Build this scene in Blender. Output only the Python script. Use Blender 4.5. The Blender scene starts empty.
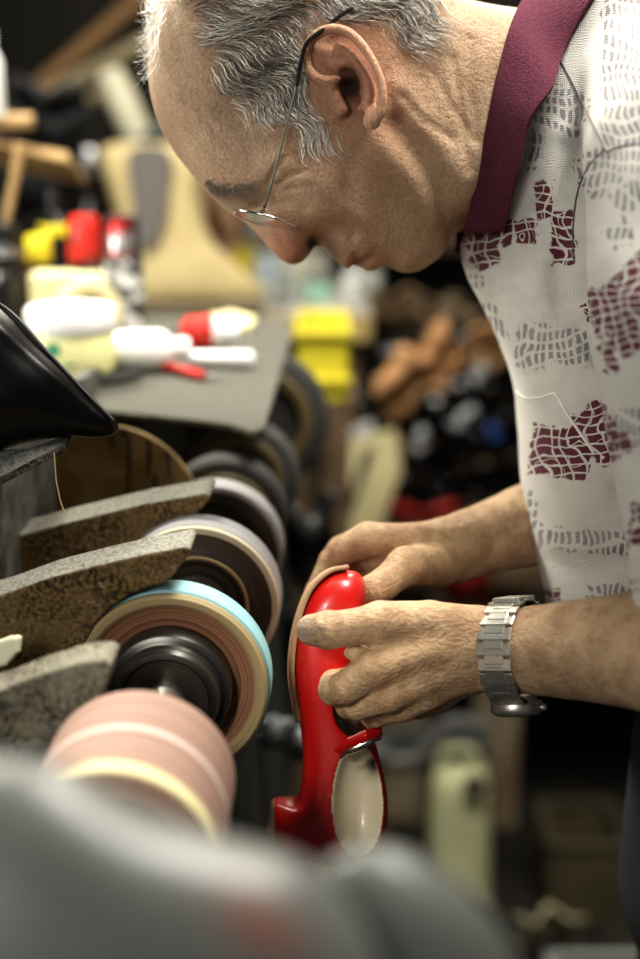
import bpy, bmesh, math, random
import numpy as np
from mathutils import Vector, Matrix
random.seed(7); np.random.seed(7)
F = 1500.0; TH = math.atan2(430.5, 1500.0); CAM = np.array([0.0, 0.0, 1.45])
RIGHT = np.array([1.0, 0, 0]); UP = np.array([0, math.sin(TH), math.cos(TH)]); FWD = np.array([0, math.cos(TH), -math.sin(TH)])
RM = np.stack([RIGHT, UP, -FWD], 1)
def c3(px, py, d): return np.array([(px-320)/F*d, (479.5-py)/F*d, -d])
def c2w(P): return np.asarray(P) @ RM.T + CAM
def W(px, py, d): return c2w(c3(px, py, d))
def on_z(px, py, z):
    r = (px-320)/F*RIGHT+(479.5-py)/F*UP+FWD
    return CAM+r*((z-CAM[2])/r[2])
scene = bpy.context.scene; COL = scene.collection

# ---------------------------------------------------------------- materials
def mat(name, col, rough=.6, metal=0., spec=.5, noise=None, bump=0., bscale=60., coat=0., sss=0., trans=0., ior=1.45):
    """noise = (colour2, scale, lo, hi)  mixes a second colour by procedural noise"""
    m = bpy.data.materials.new(name); m.use_nodes = True
    nt = m.node_tree; n = nt.nodes; l = nt.links; b = n['Principled BSDF']
    b.inputs['Base Color'].default_value = (*col, 1); b.inputs['Roughness'].default_value = rough
    b.inputs['Metallic'].default_value = metal; b.inputs['Specular IOR Level'].default_value = spec
    b.inputs['Coat Weight'].default_value = coat; b.inputs['Subsurface Weight'].default_value = sss
    b.inputs['Transmission Weight'].default_value = trans; b.inputs['IOR'].default_value = ior
    b.inputs['Subsurface Radius'].default_value = (.012, .004, .002)
    tc = n.new('ShaderNodeTexCoord')
    if noise:
        t = n.new('ShaderNodeTexNoise'); t.inputs['Scale'].default_value = noise[1]; t.inputs['Detail'].default_value = 6
        l.new(tc.outputs['Object'], t.inputs['Vector'])
        mr = n.new('ShaderNodeMapRange'); mr.inputs['From Min'].default_value = noise[2]; mr.inputs['From Max'].default_value = noise[3]
        l.new(t.outputs['Fac'], mr.inputs['Value'])
        mx = n.new('ShaderNodeMix'); mx.data_type = 'RGBA'; mx.inputs['A'].default_value = (*col, 1); mx.inputs['B'].default_value = (*noise[0], 1)
        l.new(mr.outputs['Result'], mx.inputs['Factor']); l.new(mx.outputs['Result'], b.inputs['Base Color'])
    if bump:
        t = n.new('ShaderNodeTexNoise'); t.inputs['Scale'].default_value = bscale; t.inputs['Detail'].default_value = 8; t.inputs['Roughness'].default_value = .65
        l.new(tc.outputs['Object'], t.inputs['Vector'])
        bp = n.new('ShaderNodeBump'); bp.inputs['Strength'].default_value = bump; bp.inputs['Distance'].default_value = .002
        l.new(t.outputs['Fac'], bp.inputs['Height']); l.new(bp.outputs['Normal'], b.inputs['Normal'])
    return m

# ---------------------------------------------------------------- object helpers
def mesh_obj(name, V, Fc, m, parent=None, smooth=True, attrs=None, world=True):
    me = bpy.data.meshes.new(name)
    V = np.asarray(V, dtype=np.float64)
    if isinstance(Fc, np.ndarray):
        nf, k = Fc.shape
        me.vertices.add(len(V)); me.vertices.foreach_set('co', V.ravel().astype(np.float32))
        me.loops.add(nf*k); me.loops.foreach_set('vertex_index', Fc.ravel().astype(np.int32))
        me.polygons.add(nf); me.polygons.foreach_set('loop_start', (np.arange(nf)*k).astype(np.int32))
        me.update(calc_edges=True)
    else:
        me.from_pydata([tuple(v) for v in V], [], [tuple(f) for f in Fc]); me.update()
    if smooth: me.polygons.foreach_set('use_smooth', np.ones(len(me.polygons), bool))
    if attrs:
        for k, a in attrs.items():
            if a.ndim == 1:
                at = me.attributes.new(k, 'FLOAT', 'POINT'); at.data.foreach_set('value', a.astype(np.float32))
            else:
                at = me.attributes.new(k, 'FLOAT_VECTOR', 'POINT'); at.data.foreach_set('vector', a.astype(np.float32).ravel())
    if isinstance(m, (list, tuple)):
        for x in m: me.materials.append(x)
    elif m: me.materials.append(m)
    o = bpy.data.objects.new(name, me); COL.objects.link(o)
    if parent is not None: o.parent = parent
    return o
def empty(name, loc, label=None, cat=None, group=None):
    o = bpy.data.objects.new(name, None); COL.objects.link(o); o.location = Vector(loc); o.empty_display_size = .02
    return tag(o, label, cat, group)
def tag(o, label=None, cat=None, group=None, kind=None):
    if label: o['label'] = label
    if cat: o['category'] = cat
    if group: o['group'] = group
    if kind: o['kind'] = kind
    return o
class MB:
    """collects shapes (world or local coordinates) into one mesh"""
    def __init__(s): s.V = []; s.F = []; s.mi = []; s.cur = 0
    def add(s, V, Fc):
        o = len(s.V); s.V += [tuple(map(float, v)) for v in V]; s.F += [tuple(int(i)+o for i in f) for f in Fc]; s.mi += [s.cur]*len(Fc); return s
    def box(s, c, size, R=None):
        c = np.array(c); h = np.array(size)/2; R = np.eye(3) if R is None else R
        V = [c+R@(h*np.array([i, j, k])) for i in (-1, 1) for j in (-1, 1) for k in (-1, 1)]
        return s.add(V, [(0,1,3,2),(4,6,7,5),(0,4,5,1),(2,3,7,6),(0,2,6,4),(1,5,7,3)])
    def prism(s, base, vec):
        n = len(base); base = [np.array(b, float) for b in base]; vec = np.array(vec, float)
        V = base+[b+vec for b in base]
        return s.add(V, [tuple(range(n))[::-1], tuple(range(n, 2*n))]+[(i, (i+1) % n, n+(i+1) % n, n+i) for i in range(n)])
    def lathe(s, prof, o, ax, n=48, e1=None, cap=True, sx=1.):
        """prof: (r, h) pairs along axis ax from origin o"""
        ax = np.array(ax, float); ax /= np.linalg.norm(ax)
        if e1 is None:
            e1 = np.cross(ax, [0.31, .2, .93]) if abs(ax[2]) < .9 else np.cross(ax, [1, .1, 0])
        e1 = e1/np.linalg.norm(e1); e2 = np.cross(ax, e1); o = np.array(o, float)
        V = []; Fc = []
        for r, h in prof:
            for i in range(n):
                a = 2*math.pi*i/n; V.append(o+ax*h+(e1*math.cos(a)*sx+e2*math.sin(a))*r)
        for j in range(len(prof)-1):
            for i in range(n):
                Fc.append((j*n+i, j*n+(i+1) % n, (j+1)*n+(i+1) % n, (j+1)*n+i))
        if cap:
            Fc.append(tuple(range(n))[::-1]); Fc.append(tuple(range((len(prof)-1)*n, len(prof)*n)))
        return s.add(V, Fc)
    def tube(s, pts, r, n=8, flat=1., up=None):
        pts = [np.array(p, float) for p in pts]; N = len(pts); rr = r if hasattr(r, '__len__') else [r]*N
        V = []; pe = None
        for i, p in enumerate(pts):
            t = pts[min(i+1, N-1)]-pts[max(i-1, 0)]; t = t/(np.linalg.norm(t)+1e-12)
            if pe is None:
                pe = np.cross(t, up if up is not None else [.3, .5, .81])
            pe = pe-t*np.dot(pe, t); pe /= np.linalg.norm(pe)+1e-12; b = np.cross(t, pe)
            for k in range(n):
                a = 2*math.pi*k/n; V.append(p+(pe*math.cos(a)+b*math.sin(a)*flat)*rr[i])
        Fc = [(j*n+i, j*n+(i+1) % n, (j+1)*n+(i+1) % n, (j+1)*n+i) for j in range(N-1) for i in range(n)]
        Fc += [tuple(range(n))[::-1], tuple(range((N-1)*n, N*n))]
        return s.add(V, Fc)
    def build(s, name, m, parent=None, smooth=False, bevel=0., sub=0, org=None, angle=40):
        V = np.array(s.V)
        if org is None and parent is None: org = V.mean(0)
        if parent is not None and org is None: org = (parent.matrix_world.translation if False else np.array(parent_loc(parent)))
        V = V-np.array(org)
        o = mesh_obj(name, V, s.F, m, parent, smooth=False)
        if parent is None: o.location = Vector(org)
        me = o.data
        if isinstance(m, (list, tuple)): me.polygons.foreach_set('material_index', s.mi)
        bm = bmesh.new(); bm.from_mesh(me); bmesh.ops.recalc_face_normals(bm, faces=bm.faces)
        if smooth:
            for f in bm.faces: f.smooth = True
            for e in bm.edges:
                if len(e.link_faces) == 2 and e.calc_face_angle(0) > math.radians(angle): e.smooth = False
        bm.to_mesh(me); bm.free()
        if bevel:
            b = o.modifiers.new('Bevel', 'BEVEL'); b.width = bevel; b.segments = 2; b.limit_method = 'ANGLE'; b.angle_limit = math.radians(35)
        if sub:
            b = o.modifiers.new('Sub', 'SUBSURF'); b.levels = sub; b.render_levels = sub
        return o
def parent_loc(o):
    p = np.zeros(3)
    while o is not None: p = p+np.array(o.location); o = o.parent
    return p
def spline(pts, n=8, closed=False):
    P = np.array(pts, float); N = len(P); out = []
    for i in range(N if closed else N-1):
        p0 = P[(i-1) % N] if (closed or i > 0) else 2*P[0]-P[1]; p1 = P[i]; p2 = P[(i+1) % N]
        p3 = P[(i+2) % N] if (closed or i+2 < N) else 2*P[-1]-P[-2]
        for k in range(n):
            t = k/n; out.append(.5*((2*p1)+(-p0+p2)*t+(2*p0-5*p1+4*p2-p3)*t*t+(-p0+3*p1-3*p2+p3)*t**3))
    if not closed: out.append(P[-1])
    return np.array(out)
def snoise(P, f, seed=0):
    r = np.random.RandomState(seed); s = 0
    for i in range(7):
        k = r.normal(size=3)*f; s = s+np.sin(P@k+r.uniform(0, 6.28))
    return s/3.5

# ---------------------------------------------------------------- implicit surfaces (camera-frame metres) + sparse surface nets
def smin(a, b, k):
    if k <= 0: return np.minimum(a, b)
    h = np.maximum(k-np.abs(a-b), 0)/k
    return np.minimum(a, b)-h*h*k*.25
def ss(x, a, b):
    t = np.clip((x-a)/(b-a), 0, 1); return t*t*(3-2*t)
class Chain:
    def __init__(s, pts, k=0.004, op='add', seg=True, raw=False):
        s.a = np.array([(p[:3] if raw else c3(*p[:3])) for p in pts]); s.r = np.array([p[3] for p in pts])*.001; s.k = k; s.op = op
        m = s.r.max()+k+.006; s.lo = s.a.min(0)-m; s.hi = s.a.max(0)+m
    def f(s, P):
        out = None
        for i in range(max(1, len(s.a)-1)):
            a = s.a[i]; b = s.a[min(i+1, len(s.a)-1)]; ab = b-a; q = P-a
            t = np.clip(q@ab/(ab@ab+1e-12), 0, 1) if len(s.a) > 1 else np.zeros(len(P))
            d = np.linalg.norm(q-t[:, None]*ab, axis=1)-(s.r[i]+t*(s.r[min(i+1, len(s.a)-1)]-s.r[i]))
            out = d if out is None else smin(out, d, .002)
        return out
class Ell:
    def __init__(s, c, r, ang=0., k=.006, op='add', R=None):
        """c in px,py,d ; r in mm along camera x, y, depth ; ang rotates in the image plane"""
        s.c = c3(*c); s.r = np.array(r)*.001; s.k = k; s.op = op
        ca, sa = math.cos(math.radians(ang)), math.sin(math.radians(ang))
        s.R = np.array([[ca, sa, 0], [-sa, ca, 0], [0, 0, 1]]) if R is None else R
        m = s.r.max()+k+.004; s.lo = s.c-m; s.hi = s.c+m
    def f(s, P):
        q = (P-s.c)@s.R.T; k0 = np.linalg.norm(q/s.r, axis=1); k1 = np.linalg.norm(q/(s.r**2), axis=1)
        return k0*(k0-1)/(k1+1e-9)
class Relief:
    """a body inflated from its side outline (px at depth dm)"""
    def __init__(s, outline, dm, inflate=3., hscale=None, bumps=None, k=.01, step=2., op='add', cap=None):
        s.dm = dm; s.k = k; s.op = op; s.sc = dm/F; P = np.array(outline, float); s.P = P; s.bumps = bumps; s.cap = cap
        lo = P.min(0)-24; hi = P.max(0)+24; s.o = lo; s.step = step
        nx, ny = (np.ceil((hi-lo)/step).astype(int)+1); s.nx, s.ny = nx, ny
        U, V = np.meshgrid(lo[0]+np.arange(nx)*step, lo[1]+np.arange(ny)*step, indexing='ij')
        sd = s.polysd(np.stack([U.ravel(), V.ravel()], 1)).reshape(nx, ny)
        ins = sd > 0
        c = np.full((nx, ny), inflate)
        if hscale is not None: c = c*hscale(U, V)
        u = np.maximum(sd, 0)**1*30.
        def relax(u, c, ins, h, it):
            rhs = c*h*h
            for _ in range(it):
                n = .25*(np.roll(u, 1, 0)+np.roll(u, -1, 0)+np.roll(u, 1, 1)+np.roll(u, -1, 1)+rhs)
                u = np.where(ins, n, 0)
            return u
        # coarse to fine
        for q in (8, 4, 2, 1):
            cc = c[::q, ::q]; ii = ins[::q, ::q]
            if q == 8: uu = relax(u[::q, ::q].copy(), cc, ii, step*q, 900)
            else:
                X = np.minimum(np.arange(nx)[::q]/(2*q), uu.shape[0]-1.001); Y = np.minimum(np.arange(ny)[::q]/(2*q), uu.shape[1]-1.001)
                x0 = X.astype(int); y0 = Y.astype(int); fx = (X-x0)[:, None]; fy = (Y-y0)[None]
                uu = (uu[x0][:, y0]*(1-fx)*(1-fy)+uu[x0+1][:, y0]*fx*(1-fy)+uu[x0][:, y0+1]*(1-fx)*fy+uu[x0+1][:, y0+1]*fx*fy)
                uu = relax(uu, cc, ii, step*q, 250)
        g = np.where(sd > 3*step, uu/np.maximum(sd, 1), 0); w = (sd > 3*step).astype(float); g0 = g.copy(); w0 = w.copy()
        for _ in range(70):
            gn = sum(np.roll(g*w, a, b) for a in (1, -1) for b in (0, 1)); wn = sum(np.roll(w, a, b) for a in (1, -1) for b in (0, 1))
            ng = gn/np.maximum(wn, 1e-6); g = np.where(w0 > 0, g0, np.where(wn > 0, ng, 0)); w = np.where((w0 > 0) | (wn > 0), 1., 0.)
        s.g = np.maximum(g, 2.); s.sd = sd
        if cap is not None:   # soft limit of half thickness in px
            H2 = s.g*np.maximum(sd, 0); H = np.sqrt(H2)+1e-6; Hn = cap*np.tanh((H/cap)**1.6)**(1/1.6); s.g = s.g*np.where(sd > 0, (Hn/H)**2, 1.)
        Hm = np.sqrt((s.g*np.maximum(sd, 0)).max())*s.sc
        a = c3(lo[0], lo[1], dm); b = c3(hi[0], hi[1], dm)
        s.lo = np.array([a[0], b[1], -dm-Hm-.03]); s.hi = np.array([b[0], a[1], -dm+Hm+.03])
    def polysd(s, Q):
        P = s.P; n = len(P); out = np.full(len(Q), 1e9); ins = np.zeros(len(Q), bool)
        for i in range(n):
            a = P[i]; b = P[(i+1) % n]; e = b-a; w = Q-a; t = np.clip(w@e/(e@e+1e-9), 0, 1)
            out = np.minimum(out, np.linalg.norm(w-t[:, None]*e, axis=1))
            cnd = ((a[1] > Q[:, 1]) != (b[1] > Q[:, 1]))
            with np.errstate(divide='ignore', invalid='ignore'):
                xi = a[0]+(Q[:, 1]-a[1])*(b[0]-a[0])/(b[1]-a[1])
            ins ^= cnd & (Q[:, 0] < xi)
        return np.where(ins, out, -out)
    def interp(s, G, X, Y):
        X = np.clip((X-s.o[0])/s.step, 0, s.nx-1.001); Y = np.clip((Y-s.o[1])/s.step, 0, s.ny-1.001)
        x = X.astype(int); y = Y.astype(int); fx = X-x; fy = Y-y
        return G[x, y]*(1-fx)*(1-fy)+G[x+1, y]*fx*(1-fy)+G[x, y+1]*(1-fx)*fy+G[x+1, y+1]*fx*fy
    def f(s, P):
        u = P[:, 0]/s.sc+320; v = 479.5-P[:, 1]/s.sc; z = (P[:, 2]+s.dm)/s.sc
        sd = s.interp(s.sd, u, v); g = s.interp(s.g, u, v); az = np.abs(z)
        if s.bumps is not None:
            az2 = az-s.bumps(u, v, z)*ss(az, 4, 26); az = np.where(az2 > 0, az2, 0)
        return (az*az-sd*g)/np.sqrt(4*az*az+g*g)*s.sc*np.where(True, 1, 1)
def field(prims, P, mg=0.):
    f = np.full(len(P), .05)
    for p in prims:
        m = np.all((P > p.lo-mg) & (P < p.hi+mg), axis=1)
        if not m.any(): continue
        v = p.f(P[m]); cur = f[m]
        if p.op == 'add': f[m] = smin(cur, v, p.k)
        elif p.op == 'sub': f[m] = -smin(-cur, v, p.k)
        elif p.op == 'and': pass
    return f
def surface(prims, h, post=None, B=8):
    """sparse surface nets -> V (camera frame), quads"""
    lo = np.min([p.lo for p in prims if p.op == 'add'], 0)-2*h; hi = np.max([p.hi for p in prims if p.op == 'add'], 0)+2*h
    def fld(P):
        f = field(prims, P, h*B)
        return post(P, f) if post else f
    nb = np.ceil((hi-lo)/(h*B)).astype(int)
    bi = np.stack(np.meshgrid(*[np.arange(n) for n in nb], indexing='ij'), -1).reshape(-1, 3)
    act = np.zeros(len(bi), bool)
    for s in range(0, len(bi), 400000):
        ctr = lo+(bi[s:s+400000]+.5)*h*B
        act[s:s+400000] = np.abs(fld(ctr)) < h*B*1.15
    bi = bi[act]
    N = (nb*B+2).astype(np.int64)
    loc = np.stack(np.meshgrid(*[np.arange(B+1)]*3, indexing='ij'), -1)
    VK = []; VP = []; QK = []
    for s in range(0, len(bi), 400):
        bb = bi[s:s+400]; idx = bb[:, None, None, None, :]*B+loc[None]
        P = lo+idx*h; f = fld(P.reshape(-1, 3)).reshape(idx.shape[:4]); sgn = f < 0
        # cells
        cs = [(i, j, k) for i in (0, 1) for j in (0, 1) for k in (0, 1)]
        fc = {c: f[:, c[0]:B+c[0], c[1]:B+c[1], c[2]:B+c[2]] for c in cs}
        cnt = sum((fc[c] < 0).astype(int) for c in cs); a = (cnt > 0) & (cnt < 8)
        acc = np.zeros(a.shape+(3,)); ne = np.zeros(a.shape)
        for c in cs:
            for ax in range(3):
                if c[ax] == 0:
                    c2 = list(c); c2[ax] = 1; c2 = tuple(c2); f0, f1 = fc[c], fc[c2]
                    cr = ((f0 < 0) != (f1 < 0)) & a; t = np.where(cr, f0/np.where(cr, f0-f1, 1), 0)
                    for q in range(3): acc[..., q] += np.where(cr, (t if q == ax else c[q]), 0)
                    ne += cr
        w = np.nonzero(a); ci = idx[:, :B, :B, :B][w]
        pos = lo+(ci+acc[w]/ne[w][:, None])*h
        VK.append((ci[:, 0]*N[1]+ci[:, 1])*N[2]+ci[:, 2]); VP.append(pos)
        for ax in range(3):
            sl0 = [slice(None)]+[slice(0, B)]*3; sl1 = list(sl0); sl1[ax+1] = slice(1, B+1)
            cr = sgn[tuple(sl0)] != sgn[tuple(sl1)]; w = np.nonzero(cr); ci = idx[:, :B, :B, :B][w]; fl = sgn[tuple(sl0)][w]
            u, v = [(1, 2), (2, 0), (0, 1)][ax]; e = np.eye(3, dtype=np.int64)
            qs = [ci-e[u]-e[v], ci-e[v], ci, ci-e[u]]
            K = np.stack([(q[:, 0]*N[1]+q[:, 1])*N[2]+q[:, 2] for q in qs], 1)
            K = np.where(fl[:, None], K, K[:, ::-1]); QK.append(K)
    VK = np.concatenate(VK); VP = np.concatenate(VP); QK = np.concatenate(QK)
    o = np.argsort(VK); VK = VK[o]; VP = VP[o]
    i = np.searchsorted(VK, QK); i = np.minimum(i, len(VK)-1); ok = (VK[i] == QK).all(1)
    return VP, i[ok]
def sdf_obj(name, prims, h, m, parent=None, post=None, attrs=None, taub=1):
    V, Q = surface(prims, h, post)
    for _ in range(taub):     # light smoothing
        S = np.zeros_like(V); n = np.zeros(len(V))
        for a, b in ((0, 1), (1, 2), (2, 3), (3, 0)):
            np.add.at(S, Q[:, a], V[Q[:, b]]); np.add.at(n, Q[:, a], 1)
        V = V*.5+.5*S/np.maximum(n, 1)[:, None]
    px = V[:, 0]/-V[:, 2]*F+320; py = 479.5-V[:, 1]/-V[:, 2]*F
    at = attrs(V, px, py) if attrs else None
    Wd = c2w(V)
    org = parent_loc(parent) if parent is not None else Wd.mean(0)
    o = mesh_obj(name, Wd-org, Q.astype(np.int32), m, parent, attrs=at)
    if parent is None: o.location = Vector(org)
    return o, V
def raycast(prims, px, py, d0, d1, n=60):
    """first surface depth along the view rays"""
    px = np.asarray(px, float); py = np.asarray(py, float); best = np.full(len(px), np.nan); done = np.zeros(len(px), bool); prev = None
    ds = np.linspace(d0, d1, n)
    for d in ds:
        P = np.stack([(px-320)/F*d, (479.5-py)/F*d, np.full(len(px), -d)], 1); f = field(prims, P)
        if prev is not None:
            hit = (~done) & (f < 0)
            best[hit] = (d-(ds[1]-ds[0])*(-f[hit])/(prev[hit]-f[hit]+1e-9)); done |= hit
        prev = f
    return best
# ================================================================ the cobbler
HD = 1.075
def nf(px, py, dn=1.01, dm=HD): return 320+(px-320)*dn/dm, 479.5+(py-479.5)*dn/dm
head_out = spline([(166,4),(154,28),(149,57),(150,90),(158,122),(172,148),(190,172),(208,192),(221,204),(231,211),(240,217),(250,226),(261,238),(272,251),(282,260),
 (292,264),(302,261),(309,254),(314,246),(321,245),(329,252),(336,260),(343,266),(349,268),(354,264),(359,266),(367,270),(375,270),(381,266),(388,266),
 (397,270),(408,272),(420,270),(432,263),(441,256),(447,247),(449,237),(457,231),(468,228),(500,226),(560,224),(640,216),(650,110),(620,24),(560,16),(515,14),(480,10),
 (455,4),(430,-8),(400,-32),(370,-64),(330,-95),(280,-112),(235,-104),(200,-74),(178,-34)], 5, True)
def gb(u, v, px, py, a, sx, sy=None, ang=0., dn=1.01):
    cx, cy = nf(px, py, dn); sy = sy or sx; c, s_ = math.cos(math.radians(ang)), math.sin(math.radians(ang))
    x = (u-cx)*c+(v-cy)*s_; y = -(u-cx)*s_+(v-cy)*c
    return a*np.exp(-.5*((x/sx)**2+(y/sy)**2))
def ridge(u, v, pts, a, w, dn=1.01):
    P = np.array([nf(x, y, dn) for x, y in pts]); best = np.full(u.shape, 1e9); n = len(P)-1
    for i in range(n):
        A = P[i]; e = P[i+1]-A; qx = u-A[0]; qy = v-A[1]; t = np.clip((qx*e[0]+qy*e[1])/(e@e), 0, 1)
        best = np.minimum(best, (qx-t*e[0])**2+(qy-t*e[1])**2)
    return a*np.exp(-.5*best/w**2)
def face_bumps(u, v, z):
    b = 0
    b = b+gb(u, v, 222, 190, 7, 16, 9, 35)            # brow
    b = b+ridge(u, v, [(205,180),(228,190),(255,180),(278,160)], 4, 8)
    b = b-gb(u, v, 262, 200, 13, 20, 11, 20)          # eye socket
    b = b+gb(u, v, 246, 204, 5, 9, 6, 15)
    b = b-gb(u, v, 240, 130, 5, 34, 22, 60)           # temple
    b = b+gb(u, v, 312, 186, 9, 26, 14, 15)           # cheek bone
    b = b+gb(u, v, 330, 212, 6, 18, 12, 20)
    b = b-gb(u, v, 384, 200, 6, 22, 16, 10)           # cheek hollow
    b = b+ridge(u, v, [(372,128),(400,165),(424,200),(438,228)], 5.5, 13)    # jaw
    b = b-ridge(u, v, [(392,128),(425,165),(448,205),(458,226)], 7, 9)     # under the jaw
    b = b+gb(u, v, 470, 190, 4, 18, 22)
    b = b+ridge(u, v, [(400,90),(440,150),(470,200)], 4, 10)               # neck cord
    b = b-ridge(u, v, [(470,40),(468,90),(478,140)], 2.2, 4)
    b = b-ridge(u, v, [(306,244),(318,228),(336,222),(354,230)], 6, 4)   # fold nose to mouth
    b = b+ridge(u, v, [(318,216),(342,210),(366,224)], 3, 7)
    b = b+gb(u, v, 300, 243, 5.5, 8, 7)               # nostril wing
    b = b-gb(u, v, 313, 243, 10, 4, 5.5, 20)
    b = b-ridge(u, v, [(350,264),(362,255),(376,247)], 6, 2.6)             # mouth line
    b = b+gb(u, v, 344, 256, 3, 8, 5, 15)+gb(u, v, 368, 262, 3, 7, 4, -10)
    b = b-gb(u, v, 380, 246, 3, 7, 6)-ridge(u, v, [(378,264),(392,256),(404,250)], 2.4, 4)
    b = b+gb(u, v, 412, 258, 4, 14, 8, -10)
    b = b-ridge(u, v, [(424,262),(434,246),(440,232)], 2.5, 3.5)
    for pts in ([(274,186),(290,176),(308,172)], [(274,192),(292,188),(312,188)], [(276,198),(292,200),(308,206)], [(268,180),(280,164),(292,154)]):
        b = b-ridge(u, v, pts, 2.2, 1.9)
    b = b-ridge(u, v, [(228,208),(244,200),(262,198)], 4, 2.2)-ridge(u, v, [(282,212),(300,216),(318,224)], 2.2, 3)-ridge(u, v, [(402,100),(424,124),(452,140)], 2, 3)-ridge(u, v, [(430,70),(452,110),(474,140)], 1.6, 3)-ridge(u, v, [(452,60),(462,120),(470,170)], 2.0, 3)             # lid line
    for o in (0, 11, 22): b = b-ridge(u, v, [(176+o,130-o),(196+o,156-o),(214+o,172-o)], .8, 2.2)
    return b
def head_scale(u, v):
    s = 1.0+.35*np.exp(-.5*(((u-250)/70)**2+((v-20)/80)**2))
    s = s*(1-.35*np.exp(-.5*(((u-390)/60)**2+((v-262)/26)**2)))*(1-.34*ss(u, 420, 500))
    return s
head = Relief(head_out, HD, 2.35, head_scale, face_bumps, cap=108)

def zp(px, py, s=4.571, ox=280, oy=0): return ox+px/s, oy+py/s
def ear_d(px, py):      # the ear swings out from the head towards its rear edge
    t = (px-305)*.86+(py-70)*-.18
    return 1.002-.000*t-.022*np.clip(t/70, 0, 1)
def ep(pts, r, lift=0., k=.0018):
    out = []
    rr = r if hasattr(r, '__len__') else [r]*len(pts)
    for (x, y), q in zip(pts, rr):
        px, py = zp(x, y); out.append((px, py, ear_d(px, py)-lift, q))
    return Chain(out, k)
helix = [tuple(p) for p in spline([(300,352),(250,364),(200,368),(150,340),(122,285),(132,205),(178,152),(245,132),(312,150),(368,198),(412,262),(446,330),(466,400),(470,470),(462,530)], 3)]
hr = np.interp(np.linspace(0, 1, len(helix)), [0, .15, .5, .8, 1], [1.9, 2.7, 3.0, 2.5, 2.4])
ear = [Chain([(322,52,1.012,6.5),(345,75,1.008,9),(362,100,1.008,8)], .006),                        # root behind the ear
       ep([(200,260),(300,300),(380,420),(410,500)], [6.5,8.5,7.5,5], -.007, .003),                    # thin plate
       ep(helix, hr, .0015, .001),
       ep([tuple(p) for p in spline([(258,215),(318,250),(362,300),(398,360),(412,420),(398,470),(368,490)], 3)], 2.7, -.001, .002),    # inner fold
       ep([(425,520),(420,552),(412,556)], [5.2,5.6,4.2], -.0005, .003),                               # lobe
       ep([(290,500),(262,452),(240,410)], [3.6,3.8,3.2], -.002, .004),                                # tragus
       ep([(240,400),(210,430),(250,520)], [4,4,5], -.006, .008)]
def earsub(x, y, r, d, k=.002):
    px, py = zp(x, y); return Ell((px, py, ear_d(px, py)+d), r, 0, k, 'sub')
ear += [earsub(322, 395, (6.5, 9, 12), -.001), earsub(300, 330, (6, 3.4, 8), -.001), earsub(192, 262, (4.6, 7, 3.6), -.0035), earsub(240, 218, (5, 3.6, 3.4), -.0035), earsub(345, 455, (4, 5, 7), .0)]

HL = 1.018
near_hand = [
 Chain([(740,662,.855,44),(640,650,.898,35.5),(570,650,.93,30),(505,650,.958,26.5),(470,652,.966,25)], .0),
 Chain([(480,650,.968,24),(430,658,.972,24),(398,664,.975,20)], .008),
 Chain([(474,632,.955,17),(430,622,.950,13.5),(382,622,.945,13.2)], .008),
 Chain([(470,648,.952,15),(420,652,.946,12),(376,668,.944,12.5)], .008),
 Chain([(470,660,.958,15),(425,676,.951,12),(388,694,.952,12)], .007),
 Chain([(470,664,.966,15),(430,690,.962,12),(402,704,.965,11.5)], .007),
 Chain([(474,666,.976,14),(440,694,.978,11),(420,702,.98,11)], .007),
 Chain([(378,623,.944,12.8),(346,628,.948,11.3),(328,630,.951,12.2),(312,630,.955,10.2)], .004),   # thumb
 Chain([(376,668,.944,12.2),(345,688,.950,10.6),(334,690,.962,10),(334,684,.985,9.4),(346,680,1.0,8.6)], .0025),
 Chain([(388,694,.952,11.6),(358,704,.962,10.2),(350,704,.974,9.8),(350,694,.994,9),(360,688,1.004,8.4)], .0022),
 Chain([(402,704,.965,11),(376,712,.978,9.8),(370,706,.992,9.4),(374,694,1.008,8.6)], .0022),
 Chain([(420,702,.98,10.5),(398,708,.995,9),(392,700,1.008,8.6),(394,690,1.018,7.8)], .0022),
 Ell((356,652,.958),(8,5,10),10,.005)]
far_hand = [
 Chain([(740,450,1.26,42),(640,478,1.20,36),(525,526,1.13,30.5),(470,543,1.115,25),(448,550,1.11,24)], .0),
 Chain([(455,550,1.108,22),(410,555,1.095,21),(385,556,1.10,18)], .008),
 Chain([(448,540,1.10,15),(410,540,1.085,12),(368,540,1.083,13)], .007),
 Chain([(450,545,1.11,15),(400,548,1.10,12),(376,548,1.105,12)], .007),
 Chain([(440,565,1.09,16),(420,566,1.065,14),(406,566,1.05,13.5)], .008),
 Chain([(406,566,1.05,13),(384,584,1.038,11.2),(372,592,1.036,11.6),(360,600,1.034,9.6)], .004),     # thumb
 Chain([(368,540,1.083,12.6),(342,551,1.09,11.2),(333,562,1.095,10.6),(318,592,1.095,9.4),(306,622,1.09,8.4)], .003),
 Chain([(376,548,1.105,11.5),(350,560,1.115,10),(342,575,1.12,9.8),(334,610,1.11,9),(330,640,1.10,8)], .003),
 Chain([(385,560,1.118,11),(362,575,1.13,9.8),(355,590,1.132,9.5),(350,625,1.12,8.6)], .003),
 Chain([(395,572,1.12,10),(378,592,1.13,9),(372,606,1.13,8.6),(368,632,1.12,7.8)], .003)]
def rev(L): return L
core = [Chain([(560,118,1.08,52),(680,170,1.10,66),(730,330,1.10,86),(740,560,1.10,88),(760,720,1.10,80)], .02),
        Chain([(660,110,1.0,40),(712,140,.93,46),(770,420,.875,42),(838,668,.852,36),(740,662,.855,43)], .015),
        Chain([(690,150,1.2,40),(760,420,1.28,40),(740,450,1.26,40)], .015)]
body_prims = [head]+core[:1]+ear+core[1:]+near_hand[:2]+near_hand[2:]+far_hand
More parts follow.
